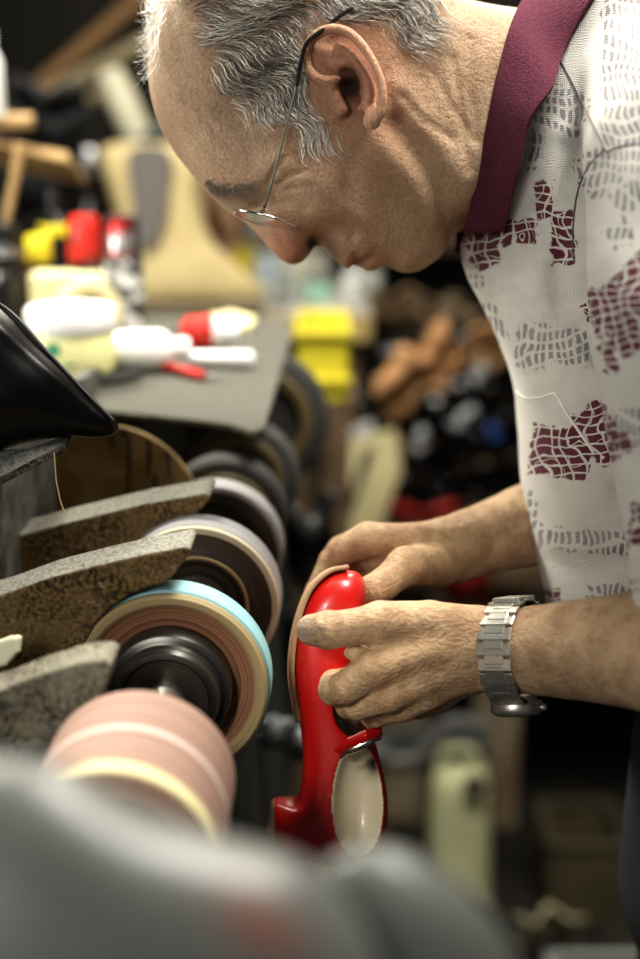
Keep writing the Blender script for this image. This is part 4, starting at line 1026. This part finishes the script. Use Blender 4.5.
# bottles standing
rot_lathe('polish_bottle', 'black splattered bottle with a red and silver cap, right of the red capped one', 'bottle', [
   ('bottle_body', [(19,0),(22,3),(22,80),(21,86)], M_spl), ('cap', [(20,86),(20,88),(19,124),(16,131),(0,132)], M_silver)], 126, 332, zs)
rot_lathe('polish_bottle', 'black bottle with a plain bright red cap behind the wax block', 'bottle', [
   ('bottle_body', [(19,0),(21,3),(21,64),(18,74),(15,78)], M_glassb), ('cap', [(19,78),(20,80),(18,122),(15,128),(0,129)], M_redc)], 88, 322, None, 1.72)
bpy.context.view_layer.update()
for o in list(bpy.data.objects):
    if o.get('label', '').startswith('black bottle with a plain'): o.location.z = zs
rot_lathe('ink_bottle', 'dark glass bottle with a ring standing in for a silver glint at the left edge of the shelf', 'bottle', [
   ('bottle_body', [(20,0),(25,3),(26,60),(24,74),(12,88),(11,100)], M_glassb), ('collar_ring', [(12,84),(17,86),(17,92),(12,94)], M_pewter), ('cap', [(13,100),(14,102),(14,118),(0,119)], M_black)], 12, 330, zs)  # pewter ring stands in for the silver glint on the glass
rot_lathe('yellow_bottle', 'dark bottle with wide yellow screw cap behind the wax', 'bottle', [
   ('bottle_body', [(14,0),(15,3),(15,64),(12,70)], M_glassb), ('cap', [(14,70),(15,72),(15,98),(13,101),(0,102)], M_yel)], 42, 322, zs+0)
rot_lathe('dye_bottle', 'slim black bottle ringed by a yellow band below its neck', 'bottle', [
   ('bottle_body', [(19,0),(20,3),(20,100),(17,112),(10,122)], M_black), ('band', [(20.4,96),(20.6,97),(20.6,108),(20.2,109)], M_yel), ('cap', [(12,122),(12,150),(0,151)], M_black)], 60, 314, zs)
br = empty('glue_brush', on_z(12, 327, zs)+np.array([0, 0, .121]), 'wooden handled glue brush standing in the dark bottle', 'brush')
o = parent_loc(br); mb = MB(); mb.tube([o, o+np.array([.012, 0, .045]), o+np.array([.022, 0, .085])], [.0045, .0055, .007], 10); mb.build('handle', M_wood, br, smooth=True)
mb = MB(); mb.tube([o+np.array([-.003, 0, -.02]), o], [.004, .005], 10); mb.build('ferrule', M_pewter, br, smooth=True)

# black bag at the left
M_gloss = mat('glossy_black', (.003,.003,.003), .33, spec=.28, coat=.0)
b_out = spline([(-80,250),(-20,290),(10,312),(40,344),(70,374),(95,400),(112,416),(119,427),(112,436),(92,438),(70,437),(40,440),(10,447),(-60,470),(-160,430),(-160,300)], 5, True)
def bb(u, v, z): return 1.2*np.sin(u*.05+v*.08)+4*np.exp(-.5*((v-(u*.9+322))/6)**2)
bag = empty('black_boot', W(-10, 448, 1.0), 'glossy black leather boot toe lying over the guard hood at the left edge', 'boot')
sdf_obj('boot_shell', [Relief(b_out, 1.0, 1.6, None, bb, cap=70)], .0022, M_gloss, bag)
mb = MB(); mb.tube([W(x, y, .992) for x, y in spline([(-20,292),(12,313),(42,346),(72,378),(97,404),(113,420)], 5)], .0012, 8); mb.build('welt_seam', M_gloss, bag, smooth=True)
# ragged board under the boot
M_rag = grime('ragged_board', (.20,.20,.18), (.07,.068,.06), (.3,.29,.26))
mb = MB(); rp = [W(-70, 462, 1.0), W(0, 450, 1.0), W(30, 448, .99), W(74, 432, 1.02), W(66, 442, .99), W(52, 450, .985), W(28, 462, .98), W(4, 475, .975), W(-70, 500, .97)]
mb.prism(rp, (0, 0, -.006)); tag(mb.build('tray_board', M_rag, None, bevel=.001), 'ragged dark board edge beneath the black boot', 'board')
tag(bpy.data.objects['tray_board'], None)
# small white wedge at the left of near guard
mb = MB(); mb.prism([W(-30,650,.9), W(8,637,.9), W(20,636,.9), W(18,652,.9), W(6,666,.9), W(-30,676,.9)], FWD*.01); tag(mb.build('chalk_wedge', mat('chalk', (.72,.70,.50), .8), None, bevel=.002), 'pale cream wedge lying between the two nearest guards at the left edge', 'wedge')

# ================================================================ far bench with the boot and clutter
zb = 1.035
M_bench = mat('bench_wood', (.40,.30,.12), .7, noise=((.25,.18,.08), 8, .4, .6)); M_benchtop = mat('bench_top', (.22,.21,.18), .7, noise=((.35,.34,.30), 14, .5, .6))
f0 = on_z(60, 322, zb); f1 = on_z(372, 316, zb)
bench = empty('work_bench', ((f0[0]+f1[0])/2, f0[1]+.3, 0), 'cluttered wooden work bench behind the wheels with a yellowish front edge', 'bench')
mb = MB(); mb.box(((f0[0]+f1[0])/2-.06, f1[1]+.40, zb-.015), (f1[0]-f0[0]+.12, .8, .03)); mb.build('bench_top', M_benchtop, bench, bevel=.003)
mb = MB(); mb.box(((f0[0]+f1[0])/2-.06, f1[1]-.008, zb-.018), (f1[0]-f0[0]+.12, .016, .042)); mb.build('front_edge', M_bench, bench, bevel=.003)
for x in (f0[0]-.08, f1[0]-.05):
    for y in (f1[1]+.05, f1[1]+.72):
        mb = MB(); mb.box((x, y, (zb-.03)/2), (.06, .06, zb-.03)); mb.build('leg', M_dwood, bench, bevel=.003)
# chelsea boot
M_suede = mat('beige_suede', (.47,.38,.20), .95, bump=.4, bscale=120, noise=((.38,.30,.155), 9, .4, .6)); M_elastic = mat('grey_elastic', (.10,.09,.085), .9); M_rsole = mat('boot_sole', (.16,.13,.09), .8)
dB = 2.32
boot = empty('suede_boot', on_z(165, 310, zb), 'beige suede ankle boot with grey elastic side panel, toe to the right', 'boot')
bo = spline([(102,148),(160,144),(206,150),(204,180),(203,210),(209,235),(224,254),(246,272),(262,286),(264,300),(250,308),(200,311),(150,311),(132,306),(128,280),(124,240),(110,195)], 5, True)
sdf_obj('upper', [Relief(bo, dB, 2.2, None, None, cap=36)], .006, M_suede, boot)
el = spline([(130,150),(168,150),(167,190),(164,222),(152,246),(138,240),(131,190)], 5, True)
P = [W(x, y, dB-.066) for x, y in el]; mb = MB(); mb.prism(P, FWD*.05); mb.build('elastic_panel', M_elastic, boot, bevel=.002)
P = [W(x, y, dB-.04) for x, y in ((130,303),(200,307),(262,300),(264,309),(200,315),(130,312))]; mb = MB(); mb.prism(P, FWD*.08); mb.build('sole', M_rsole, boot, bevel=.003)
# clutter on the far bench
cl = [('tin_can', 'dull grey tin right of the boot toe', (.34,.36,.36), 285, 303, 17, 52), ('tin_can', 'low mint green tin on the far bench below the nose', (.36,.58,.46), 318, 300, 26, 36),
      ('tin_can', 'white tin near the right end of the far bench', (.74,.76,.74), 352, 298, 15, 42), ('tin_can', 'bright yellow tin behind the boot toe', (.72,.58,.03), 236, 276, 32, 62),
      ('tin_can', 'pale blue tin between the yellow and green tins', (.42,.50,.56), 268, 282, 18, 46), ('tin_can', 'black tin behind the green tin', (.03,.03,.03), 338, 280, 22, 75), ('tin_can', 'cream tin at the far end of the bench', (.62,.60,.48), 300, 280, 16, 60),
      ('tin_can', 'silver grey tin farthest right on the bench', (.52,.54,.53), 372, 288, 18, 36)]
for i, (nm, lb, c, x, y, r, h) in enumerate(cl):
    m = mat('tin_paint_%d' % i, c, .35, .2)
    rot_lathe(nm, lb, 'tin', [('tin_body', [(r,0),(r*1.02,2),(r*1.02,h-4),(r,h-2)], m), ('lid', [(r*1.05,h-2),(r*1.05,h+3),(r*.85,h+4),(0,h+3)], M_pewter if i % 2 else m)], x, y, zb+.0005, n=28)
ss_ = empty('shoe_last', on_z(215, 300, zb), 'small pale wooden shoe last lying before the yellow tin', 'shoe last')
# hanging yellow crate below bench edge
yc = W(327, 366, 2.06); zc0 = W(327, 404, 2.06)[2]; zc1 = W(327, 328, 2.06)[2]; x0, x1 = W(296, 366, 2.06)[0], W(350, 366, 2.06)[0]
stand = empty('dark_stand', ((x0+x1)/2, yc[1]+.1, 0), 'dark wooden stand under the yellow crate behind the wheels', 'stand')
mb = MB(); mb.box(((x0+x1)/2, yc[1]+.1, zc0-.012), (x1-x0+.02, .20, .024)); mb.build('stand_top', M_dwood, stand, bevel=.002)
for qx in (x0+.01, x1-.01):
    for qy in (.01, .19):
        mb = MB(); mb.box((qx, yc[1]+qy, (zc0-.024)/2), (.022, .022, zc0-.024)); mb.build('leg', M_dwood, stand)
mb = MB(); mb.box(((x0+x1)/2, yc[1]+.1, zc0*.55), (x1-x0-.04, .16, .012)); mb.build('lower_shelf', M_dwood, stand)
crate = empty('yellow_crate', ((x0+x1)/2, yc[1]+.1, zc0+.0005), 'yellow plastic crate on a dark stand below the end of the far bench', 'crate')
M_ycr = mat('yellow_crate_plastic', (.66,.56,.04), .5)
mb = MB(); hh = zc1-zc0
for (cx, cy, sx, sy) in ((x0+.003, yc[1]+.08, .006, .16), (x1-.003, yc[1]+.08, .006, .16), ((x0+x1)/2, yc[1]+.003, x1-x0, .006), ((x0+x1)/2, yc[1]+.157, x1-x0, .006)):
    mb.box((cx, cy, zc0+.0005+hh/2), (sx, sy, hh))
mb.box(((x0+x1)/2, yc[1]+.08, zc0+.005), (x1-x0-.01, .19-.04, .006)); mb.build('crate_wall', M_ycr, crate, bevel=.002)
mb = MB()
mb.box(((x0+x1)/2, yc[1]-.004, zc1-.004), (x1-x0+.008, .010, .010)); mb.build('rim', M_ycr, crate, bevel=.002)
mb = MB(); mb.box(((x0+x1)/2, yc[1]-.004, zc0+.03), (x1-x0+.004, .008, .010)); mb.build('rib', M_ycr, crate, bevel=.002)

# ================================================================ low table with leather scraps
zt2 = .60; ty0 = 2.55
table = empty('low_table', (.28, 3.0, 0), 'low dark wooden table heaped with leather scraps behind his hands', 'table')
mb = MB(); mb.box((.54, 2.98, zt2-.02), (.86, 1.1, .04)); mb.build('table_top', M_dwood, table, bevel=.004)
M_post = mat('worn_post', (.40,.33,.22), .8, noise=((.20,.14,.08), 10, .4, .6))
lx = W(512, 700, 2.62)[0]
for x, y in ((lx, 2.64), (.16, 2.66), (lx+.55, 3.42), (.16, 3.42), (lx+.55, 2.66)):
    mb = MB(); mb.box((x, y, (zt2-.04)/2), (.088, .07, zt2-.04)); mb.build('leg', M_post, table, bevel=.004)
def scrap(name, label, cat, cx, cy, d, w_, h_, col, seed, rough=.7, group=None, coat=0., tilt=0.):
    """a crumpled folded sheet"""
    r = np.random.RandomState(seed); c = W(cx, cy, d); n = 16; V = []; Fc = []
    ph = r.uniform(0, 6, 6); fr = r.uniform(1, 3, 6)
    for i in range(n):
        for j in range(n):
            u = i/(n-1)*2-1; v = j/(n-1)*2-1
            rim = 1-.25*abs(math.sin(3*math.atan2(v, u)+ph[0])); x = u*w_*rim; z = v*h_*rim
            dep = .22*w_*(math.sin(u*fr[0]*2+ph[1])+math.sin(v*fr[1]*2+ph[2])+.5*math.sin((u+v)*fr[2]*3+ph[3]))
            ct, st = math.cos(tilt), math.sin(tilt)
            V.append(np.array([x*ct-z*st, dep-z*.5, x*st+z*ct+.2*h_*math.sin(u*fr[3]*2+ph[4])]))
    for i in range(n-1):
        for j in range(n-1): Fc.append((i*n+j, i*n+j+1, (i+1)*n+j+1, (i+1)*n+j))
    m = mat(name+'_%d' % seed, col, rough, bump=.3, bscale=60, coat=coat, noise=(tuple(q*.6 for q in col), 12, .4, .6))
    o = mesh_obj(name, V, Fc, m, None); o.location = Vector(c)
    md = o.modifiers.new('Solid', 'SOLIDIFY'); md.thickness = .006; tag(o, label, cat, group); return o
S = scrap
S('leather_scrap', 'large orange tan leather piece curving up behind the chin', 'leather', 418, 372, 2.48, .080, .050, (.50,.27,.12), 11, tilt=.55)
S('leather_scrap', 'orange tan leather strip beside the shirt front', 'leather', 488, 345, 2.50, .045, .055, (.54,.31,.14), 12, tilt=-.4)
S('leather_scrap', 'brown leather piece directly below the chin', 'leather', 400, 312, 2.7, .07, .05, (.20,.13,.07), 13)
S('leather_scrap', 'dark brown leather flap above the tan piece', 'leather', 448, 322, 2.7, .06, .05, (.17,.12,.07), 14, tilt=.4)
bl = [(470,400,.10,.05,.3),(430,425,.09,.05,-.3),(500,430,.09,.06,.1),(455,455,.10,.045,.5),(410,465,.07,.05,-.2),(498,478,.09,.05,.2),(440,490,.10,.05,0),(370,500,.06,.05,.4),(392,395,.05,.05,.8),(515,380,.06,.06,.2),(420,350,.09,.04,.1),(350,420,.05,.06,.6)]
names = ['topmost, against the shirt front', 'below the large tan leather', 'level with the shirt pocket', 'in the middle of the heap', 'left of the heap centre', 'at the lower right of the heap', 'just above the far forearm', 'beside the far brush wheel', 'behind the slanted beige plank top', 'next to the tan strip', 'in the shadow under the chin', 'against the yellow crate']
for i, (x, y, w_, h_, t_) in enumerate(bl):
    S('black_leather', 'crumpled glossy black leather '+names[i], 'leather', x, y, 2.62+.04*(i % 4), w_, h_, (.012,.012,.014), 30+i, .25, 'black leather scraps on the low table', coat=.5, tilt=t_)
gl = [(395,352,.022,'pale grey scrap left of the tan leather',(.5,.53,.55)),(462,418,.026,'grey white sheet standing in for a glint on the black heap',(.62,.65,.68)),(420,440,.02,'small silver sheet standing in for a glint low in the heap',(.5,.52,.55)),(492,432,.016,'small blue plastic scrap in the heap',(.05,.12,.45)),
      (345,395,.03,'grey white crumpled sheet beside the yellow crate',(.45,.47,.48)),(362,432,.02,'bright grey scrap above the beige plank',(.55,.56,.56)),(478,372,.018,'light grey sheet standing in for a glint below the tan strip',(.5,.5,.5)),
      ]
for i, (x, y, s_, lb, c) in enumerate(gl):
    S('scrap_and_glint', lb, 'scrap', x, y, 2.50, s_*1.05, s_*.45, tuple(q*.8 for q in c), 60+i, .35, coat=.4, tilt=i*.7)  # pale pieces within the heap stand in for glints on black leather
# slanted beige plank
pl = empty('beige_plank', W(372, 470, 2.42), 'short beige plank leaning under the far forearm', 'plank')
mb = MB(); mb.prism([W(x, y, 2.42) for x, y in ((352,440),(396,428),(402,470),(384,520),(345,966),(305,966),(342,500))], FWD*.02); mb.build('plank_board', mat('plank_beige', (.42,.37,.20), .8), pl, bevel=.003)
mb = MB(); mb.prism([W(x, y, 2.415) for x, y in ((362,452),(374,446),(352,512),(344,520))], FWD*.004); mb.build('dark_slot', M_black, pl)
S('red_cloth', 'folded red cloth behind the far forearm', 'cloth', 420, 509, 2.50, .075, .018, (.50,.03,.02), 80)
S('red_cloth', 'red cloth hanging off the low table edge, showing between the two forearms', 'cloth', 466, 572, 2.40, .04, .075, (.58,.03,.02), 81)
# things around the floor
M_dirty = mat('dirty_white_plastic', (.50,.50,.30), .5)
can = empty('jerry_can', on_z(458, 880, 0), 'dirty pale green plastic jerry can standing left of the table leg', 'can')
co_ = spline([(430,785),(436,768),(450,764),(484,764),(490,790),(491,885),(487,911),(431,911),(428,860)], 3, True)
sdf_obj('can_body', [Relief(co_, 2.55, 1.5, None, None, cap=34)], .008, M_dirty, can)
mb = MB(); h0 = W(455, 766, 2.55); mb.tube([h0+np.array([-.03, 0, 0]), h0+np.array([-.02, 0, .03]), h0+np.array([.03, 0, .03]), h0+np.array([.04, 0, 0])], .009, 8); mb.build('handle', M_dirty, can, smooth=True)
mb = MB(); mb.lathe([(.018, 0), (.018, .02), (0, .021)], W(474, 785, 2.50), -FWD, 20); mb.build('cap', M_dwood, can, smooth=True)
hose = MB(); hose.tube([W(x, y, 2.35) for x, y in spline([(300,950),(330,800),(372,752),(392,762),(420,757),(436,735),(455,722),(486,728)], 6)], .014, 12)
hs = hose.build('rubber_hose', mat('hose_grey', (.11,.11,.10), .5), None, smooth=True); tag(hs, 'grey rubber hose curving under the near wrist', 'hose')
gb_ = empty('metal_rail', W(420, 740, 2.85), 'grey metal rail behind the watch hand', 'rail')
mb = MB(); mb.box(W(430, 738, 2.85), (.22, .03, .035)); mb.build('rail', mat('grey_rail', (.24,.25,.24), .5, .4), gb_, bevel=.003)
for q in (-.1, .1):
    mb = MB(); c = W(430, 738, 2.85); mb.box((c[0]+q, c[1], c[2]/2), (.02, .02, c[2])); mb.build('leg', mat('rail_leg', (.05,.05,.05), .6), gb_)
def bxt(name, label, cat, px, py, d, w_, dp, h_, col, lidcol=None):
    o = on_z(px, py, 0) if d is None else W(px, py, d); t = empty(name, o, label, cat); o = parent_loc(t)
    m = mat(name+'_paint_%d' % len(bpy.data.materials), col, .7, noise=(tuple(q*.6 for q in col), 12, .4, .65))
    mb = MB(); th = .008
    for (cx, cy, sx, sy) in ((-w_/2, 0, th, dp), (w_/2, 0, th, dp), (0, -dp/2, w_+th, th), (0, dp/2, w_+th, th)): mb.box(o+np.array([cx, cy, h_/2]), (sx, sy, h_))
    mb.box(o+np.array([0, 0, th/2]), (w_, dp, th)); mb.build('box_wall', m, t, bevel=.002)
    mb = MB(); m2 = mat(name+'_rim_%d' % len(bpy.data.materials), lidcol or col, .6)
    for (cx, cy, sx, sy) in ((-w_/2, 0, th*2, dp+th*2), (w_/2, 0, th*2, dp+th*2), (0, -dp/2, w_, th*2), (0, dp/2, w_, th*2)): mb.box(o+np.array([cx, cy, h_]), (sx, sy, th*2))
    mb.build('rim', m2, t, bevel=.002); return t
bxt('storage_box', 'khaki box with pale rim on the floor right of the table leg', 'box', 578, 900, None, .13, .15, .15, (.12,.10,.055), (.09,.075,.045))
bxt('storage_box', 'black box with a grey rim at the lower right', 'box', 622, 1050, None, .20, .18, .10, (.012,.012,.012), (.22,.23,.22))
S('cloth_bundle', 'cream cloth bundle on the floor beside the black box', 'cloth', 548, 925, 2.45, .055, .05, (.50,.46,.28), 90)
S('cloth_bundle', 'dirty beige rag on the floor beside the table leg', 'cloth', 590, 870, 2.60, .05, .04, (.34,.29,.17), 91)
S('silver_foil', 'crumpled silver plastic wrap between the wheels and the red shoe', 'wrap', 284, 735, 1.45, .022, .030, (.30,.31,.32), 92, .22, coat=.6, tilt=.9)
S('black_rag', 'black crumpled rag behind the far hand beside the wheels', 'cloth', 300, 545, 1.9, .05, .07, (.03,.032,.032), 93, .35, coat=.4)
S('black_rag', 'dark grey rag hanging below the black one beside the wheels', 'cloth', 285, 640, 1.8, .05, .06, (.012,.012,.012), 94, .4)

# ================================================================ upper left: rack with junk
rk = empty('wall_rack', W(30, 160, 2.0), 'wooden rack shelf sloping above the bottles at the upper left', 'shelf')
mb = MB(); mb.prism([W(-60, 128, 1.75), W(0, 140, 1.75), W(68, 152, 1.75), W(68, 162, 1.75), W(0, 148, 1.75), W(-60, 137, 1.75)], FWD*.14); mb.build('board', M_wood, rk, bevel=.002)
mb = MB(); mb.tube([W(-20, 134, 1.74), W(-28, 300, 1.74)], .008, 8); mb.build('support', M_dwood, rk, smooth=True)
lying('wooden_dowel', 'short pale wooden stick lying on the sloping rack', 'stick', [('dowel', [(0,0),(8,1),(9,4),(9,52),(0,54)], M_wood)], W(-12, 122, 1.74), (.99, 0, .02))
rot_lathe('white_bottle', 'tall white bottle cut by the left edge above the rack', 'bottle', [('bottle_body', [(14,0),(15,2),(15,62),(12,70),(7,76)], M_wplast), ('cap', [(9,76),(9,98),(0,99)], M_wplast)], -8, 118, None, 1.72)
S('dark_jacket', 'black crumpled jacket hanging behind the bottles', 'cloth', 60, 200, 2.75, .11, .12, (.010,.010,.012), 100, .8)
S('dark_jacket', 'charcoal rag heaped on the sloping rack', 'cloth', 50, 112, 2.3, .07, .05, (.018,.018,.02), 101, .8)
S('dark_jacket', 'black cloth bag beside the suede boot shaft', 'cloth', 62, 262, 2.7, .08, .08, (.012,.011,.012), 102, .7)
rot_lathe('tall_bottle', 'tall black bottle with a shiny silver cap standing left of the boot', 'bottle', [('bottle_body', [(32,0),(34,4),(34,170),(24,200),(18,222)], M_glassb), ('cap', [(19,222),(21,226),(21,250),(15,262),(0,264)], M_pewter)], 96, 311, zb+.0005)
M_roll = mat('cream_hide', (.60,.56,.42), .6); M_sd = mat('grey_cloth', (.20,.21,.22), .9)
lying('rolled_hide', 'cream rolled hide standing slanted behind his forehead', 'leather roll', [('roll', [(0,0),(22,1),(25,5),(26,80),(22,135),(0,137)], M_roll)], W(143, 146, 2.55), (-.42, .1, .9))
lying('wooden_pole', 'long orange wooden pole leaning across the dark corner', 'pole', [('pole_body', [(0,0),(15,2),(15,530),(0,532)], mat('orange_wood', (.34,.20,.09), .7))], W(44, 82, 2.9)-np.array([.15,.02,.124]), (.75, .1, .62))
lying('wooden_pole', 'pale wooden pole leaning just below the orange one', 'pole', [('pole_body', [(0,0),(13,2),(13,480),(0,482)], mat('pale_wood', (.36,.30,.18), .7))], W(44, 98, 2.8)-np.array([.2,.02,.105]), (.85, .1, .45))
lying('wooden_pole', 'short tan pole lowest of the leaning poles', 'pole', [('pole_body', [(0,0),(11,2),(11,110),(0,112)], mat('tan_wood', (.24,.19,.10), .7))], W(76, 106, 2.75), (.9, .1, .42))
S('grey_cloth', 'grey blue cloth draped from the boot top to his forehead', 'cloth', 150, 150, 2.5, .075, .03, (.16,.17,.18), 103, .9, tilt=.6)
S('peach_cloth', 'peach coloured cloth right of the boot shaft under his brow', 'cloth', 212, 205, 2.65, .05, .11, (.50,.30,.18), 104, .8)
S('peach_cloth', 'reddish brown cloth patch behind the brow', 'cloth', 190, 168, 2.7, .03, .03, (.34,.10,.05), 105, .8)

cup = empty('dark_cupboard', (-1.0, 3.0, 0), 'tall black cupboard in the dark upper left corner under the leaning poles', 'cupboard')
mb = MB(); mb.box((-1.05, 3.02, .66), (.8, .45, 1.32)); mb.build('carcass', M_cab, cup, bevel=.004)
for q in (-1.245, -.855):
    mb = MB(); mb.box((q, 2.788, .66), (.37, .018, 1.26)); dd_ = mb.build('door', M_cab, cup, bevel=.003)
    mb = MB(); mb.lathe([(.012, 0), (.014, .02), (0, .024)], (q+(.15 if q < -1 else -.15), 2.779, .8), (0, -1, 0), 16); mb.build('knob', M_pewter, dd_, smooth=True, org=parent_loc(cup))
# ================================================================ room
M_wall = mat('sooty_wall', (.030,.028,.022), .9, noise=((.012,.011,.009), 2.5, .4, .65)); M_floor = mat('dark_floor', (.035,.030,.022), .8, noise=((.012,.010,.008), 5, .4, .6), bump=.4, bscale=20)
M_ceil = mat('ceiling_paint', (.10,.10,.09), .9)
def wallbox(name, c, s, m): 
    mb = MB(); mb.box(c, s); return tag(mb.build(name, m, None), kind='structure')
wallbox('floor', (0, 1.9, -.05), (5.2, 6.0, .1), M_floor); wallbox('ceiling', (0, 1.9, 2.85), (5.2, 6.0, .1), M_ceil)
wallbox('wall_back', (0, 4.45, 1.4), (5.2, .1, 3.0), M_wall); wallbox('wall_left', (-2.2, 1.9, 1.4), (.1, 6.0, 3.0), M_wall); wallbox('wall_right', (2.4, 1.9, 1.4), (.1, 6.0, 3.0), M_wall)
# wall shelf with tins far behind
shz = W(400, 268, 3.6)[2]
ws = empty('wall_shelf', (.25, 4.2, shz), 'long dark shelf on the back wall behind his chin', 'shelf')
mb = MB(); mb.box((.15, 4.25, shz-.012), (1.7, .3, .024)); mb.build('shelf_board', M_dwood, ws, bevel=.002)
for x in (-.6, .2, .9):
    mb = MB(); mb.prism([(x, 4.4, shz-.024), (x, 4.15, shz-.024), (x, 4.4, shz-.2)], (.02, 0, 0)); mb.build('bracket', M_iron, ws)
cc = [(.45,.47,.45),(.30,.36,.20),(.55,.55,.5),(.10,.10,.10),(.30,.12,.06),(.50,.46,.2),(.2,.3,.34),(.6,.6,.58),(.06,.06,.06),(.36,.30,.14)]
cn = ['grey','olive','pale grey','charcoal','rust red','mustard','slate blue','white','black','ochre']
for i in range(10):
    x = -.42+i*.125; h = 50+22*((i*7) % 4); r = 26+5*(i % 3)
    m = mat('shelf_tin_%d' % i, cc[i], .35, .2); t = empty('paint_tin', (x, 4.22, shz+.0005), cn[i]+' tin on the long back wall shelf', 'tin', 'tins on the back wall shelf')
    for nm, prof, mm in (('tin_body', [(r,0),(r,h-3)], m), ('lid', [(r*1.04,h-3),(r*1.04,h+4),(0,h+4)], M_pewter)):
        mb = MB(); mb.lathe([(a*.001, b*.001) for a, b in prof], parent_loc(t), (0, 0, 1), 24); mb.build(nm, mm, t, smooth=True)
for n_e in ('sandpaper_sheet', 'shoe_last'):
    e = bpy.data.objects.get(n_e)
    if e and not e.children: bpy.data.objects.remove(e)

# ================================================================ camera, light
cam_d = bpy.data.cameras.new('camera'); cam = bpy.data.objects.new('camera', cam_d); COL.objects.link(cam)
cam.matrix_world = Matrix.Translation(Vector(CAM)) @ Matrix(RM.tolist()).to_4x4()
cam_d.sensor_fit = 'VERTICAL'; cam_d.sensor_height = 36; cam_d.sensor_width = 24; cam_d.lens = F*36/959; cam_d.clip_start = .02
cam_d.dof.use_dof = True; cam_d.dof.focus_distance = .985; cam_d.dof.aperture_fstop = 2.4
scene.camera = cam
wd = bpy.data.worlds.new('world'); scene.world = wd; wd.use_nodes = True; wd.node_tree.nodes['Background'].inputs[0].default_value = (.85, .92, 1, 1); wd.node_tree.nodes['Background'].inputs[1].default_value = .07
def area(name, loc, tgt, size, energy, col, sy=None):
    L = bpy.data.lights.new(name, 'AREA'); L.energy = energy; L.size = size; L.color = col
    if sy: L.shape = 'RECTANGLE'; L.size_y = sy
    o = bpy.data.objects.new(name, L); COL.objects.link(o); o.location = loc; o.rotation_euler = (Vector(loc)-Vector(tgt)).to_track_quat('Z', 'Y').to_euler(); return o
area('ceiling_tube_light', (.35, 1.15, 2.45), (.12, 1.05, 1.2), .9, 41, (1, .965, .88), .28)
area('bench_light', (-.55, 1.75, 2.0), (-.15, 1.45, 1.1), .4, 20, (1, .98, .86), .3)
area('left_lamp', (-.95, 1.15, 1.35), (.1, 1.05, 1.3), .35, 7, (1, .97, .88))
area('front_fill', (-.9, -.9, 2.0), (.1, 1.0, 1.2), .8, 15, (1, .985, .93))  # added soft fill from the camera's left, no window there
sl_ = bpy.data.lights.new('shoe_fill_spot', 'SPOT'); sl_.energy = 14; sl_.spot_size = math.radians(17); sl_.spot_blend = .8; sl_.shadow_soft_size = .05; sl_.color = (1, .96, .87)  # added narrow spot that brightens the shoe lining
so_ = bpy.data.objects.new('shoe_fill_spot', sl_); COL.objects.link(so_); so_.location = (-.32, .12, 1.62); so_.rotation_euler = (Vector(so_.location)-Vector(W(345, 780, 1.0))).to_track_quat('Z', 'Y').to_euler()
area('back_light', (.3, 3.4, 2.6), (.2, 3.0, .7), .8, 34, (1, .93, .78))
scene.view_settings.view_transform = 'Standard'; scene.view_settings.look = 'Medium High Contrast'; scene.view_settings.exposure = .02
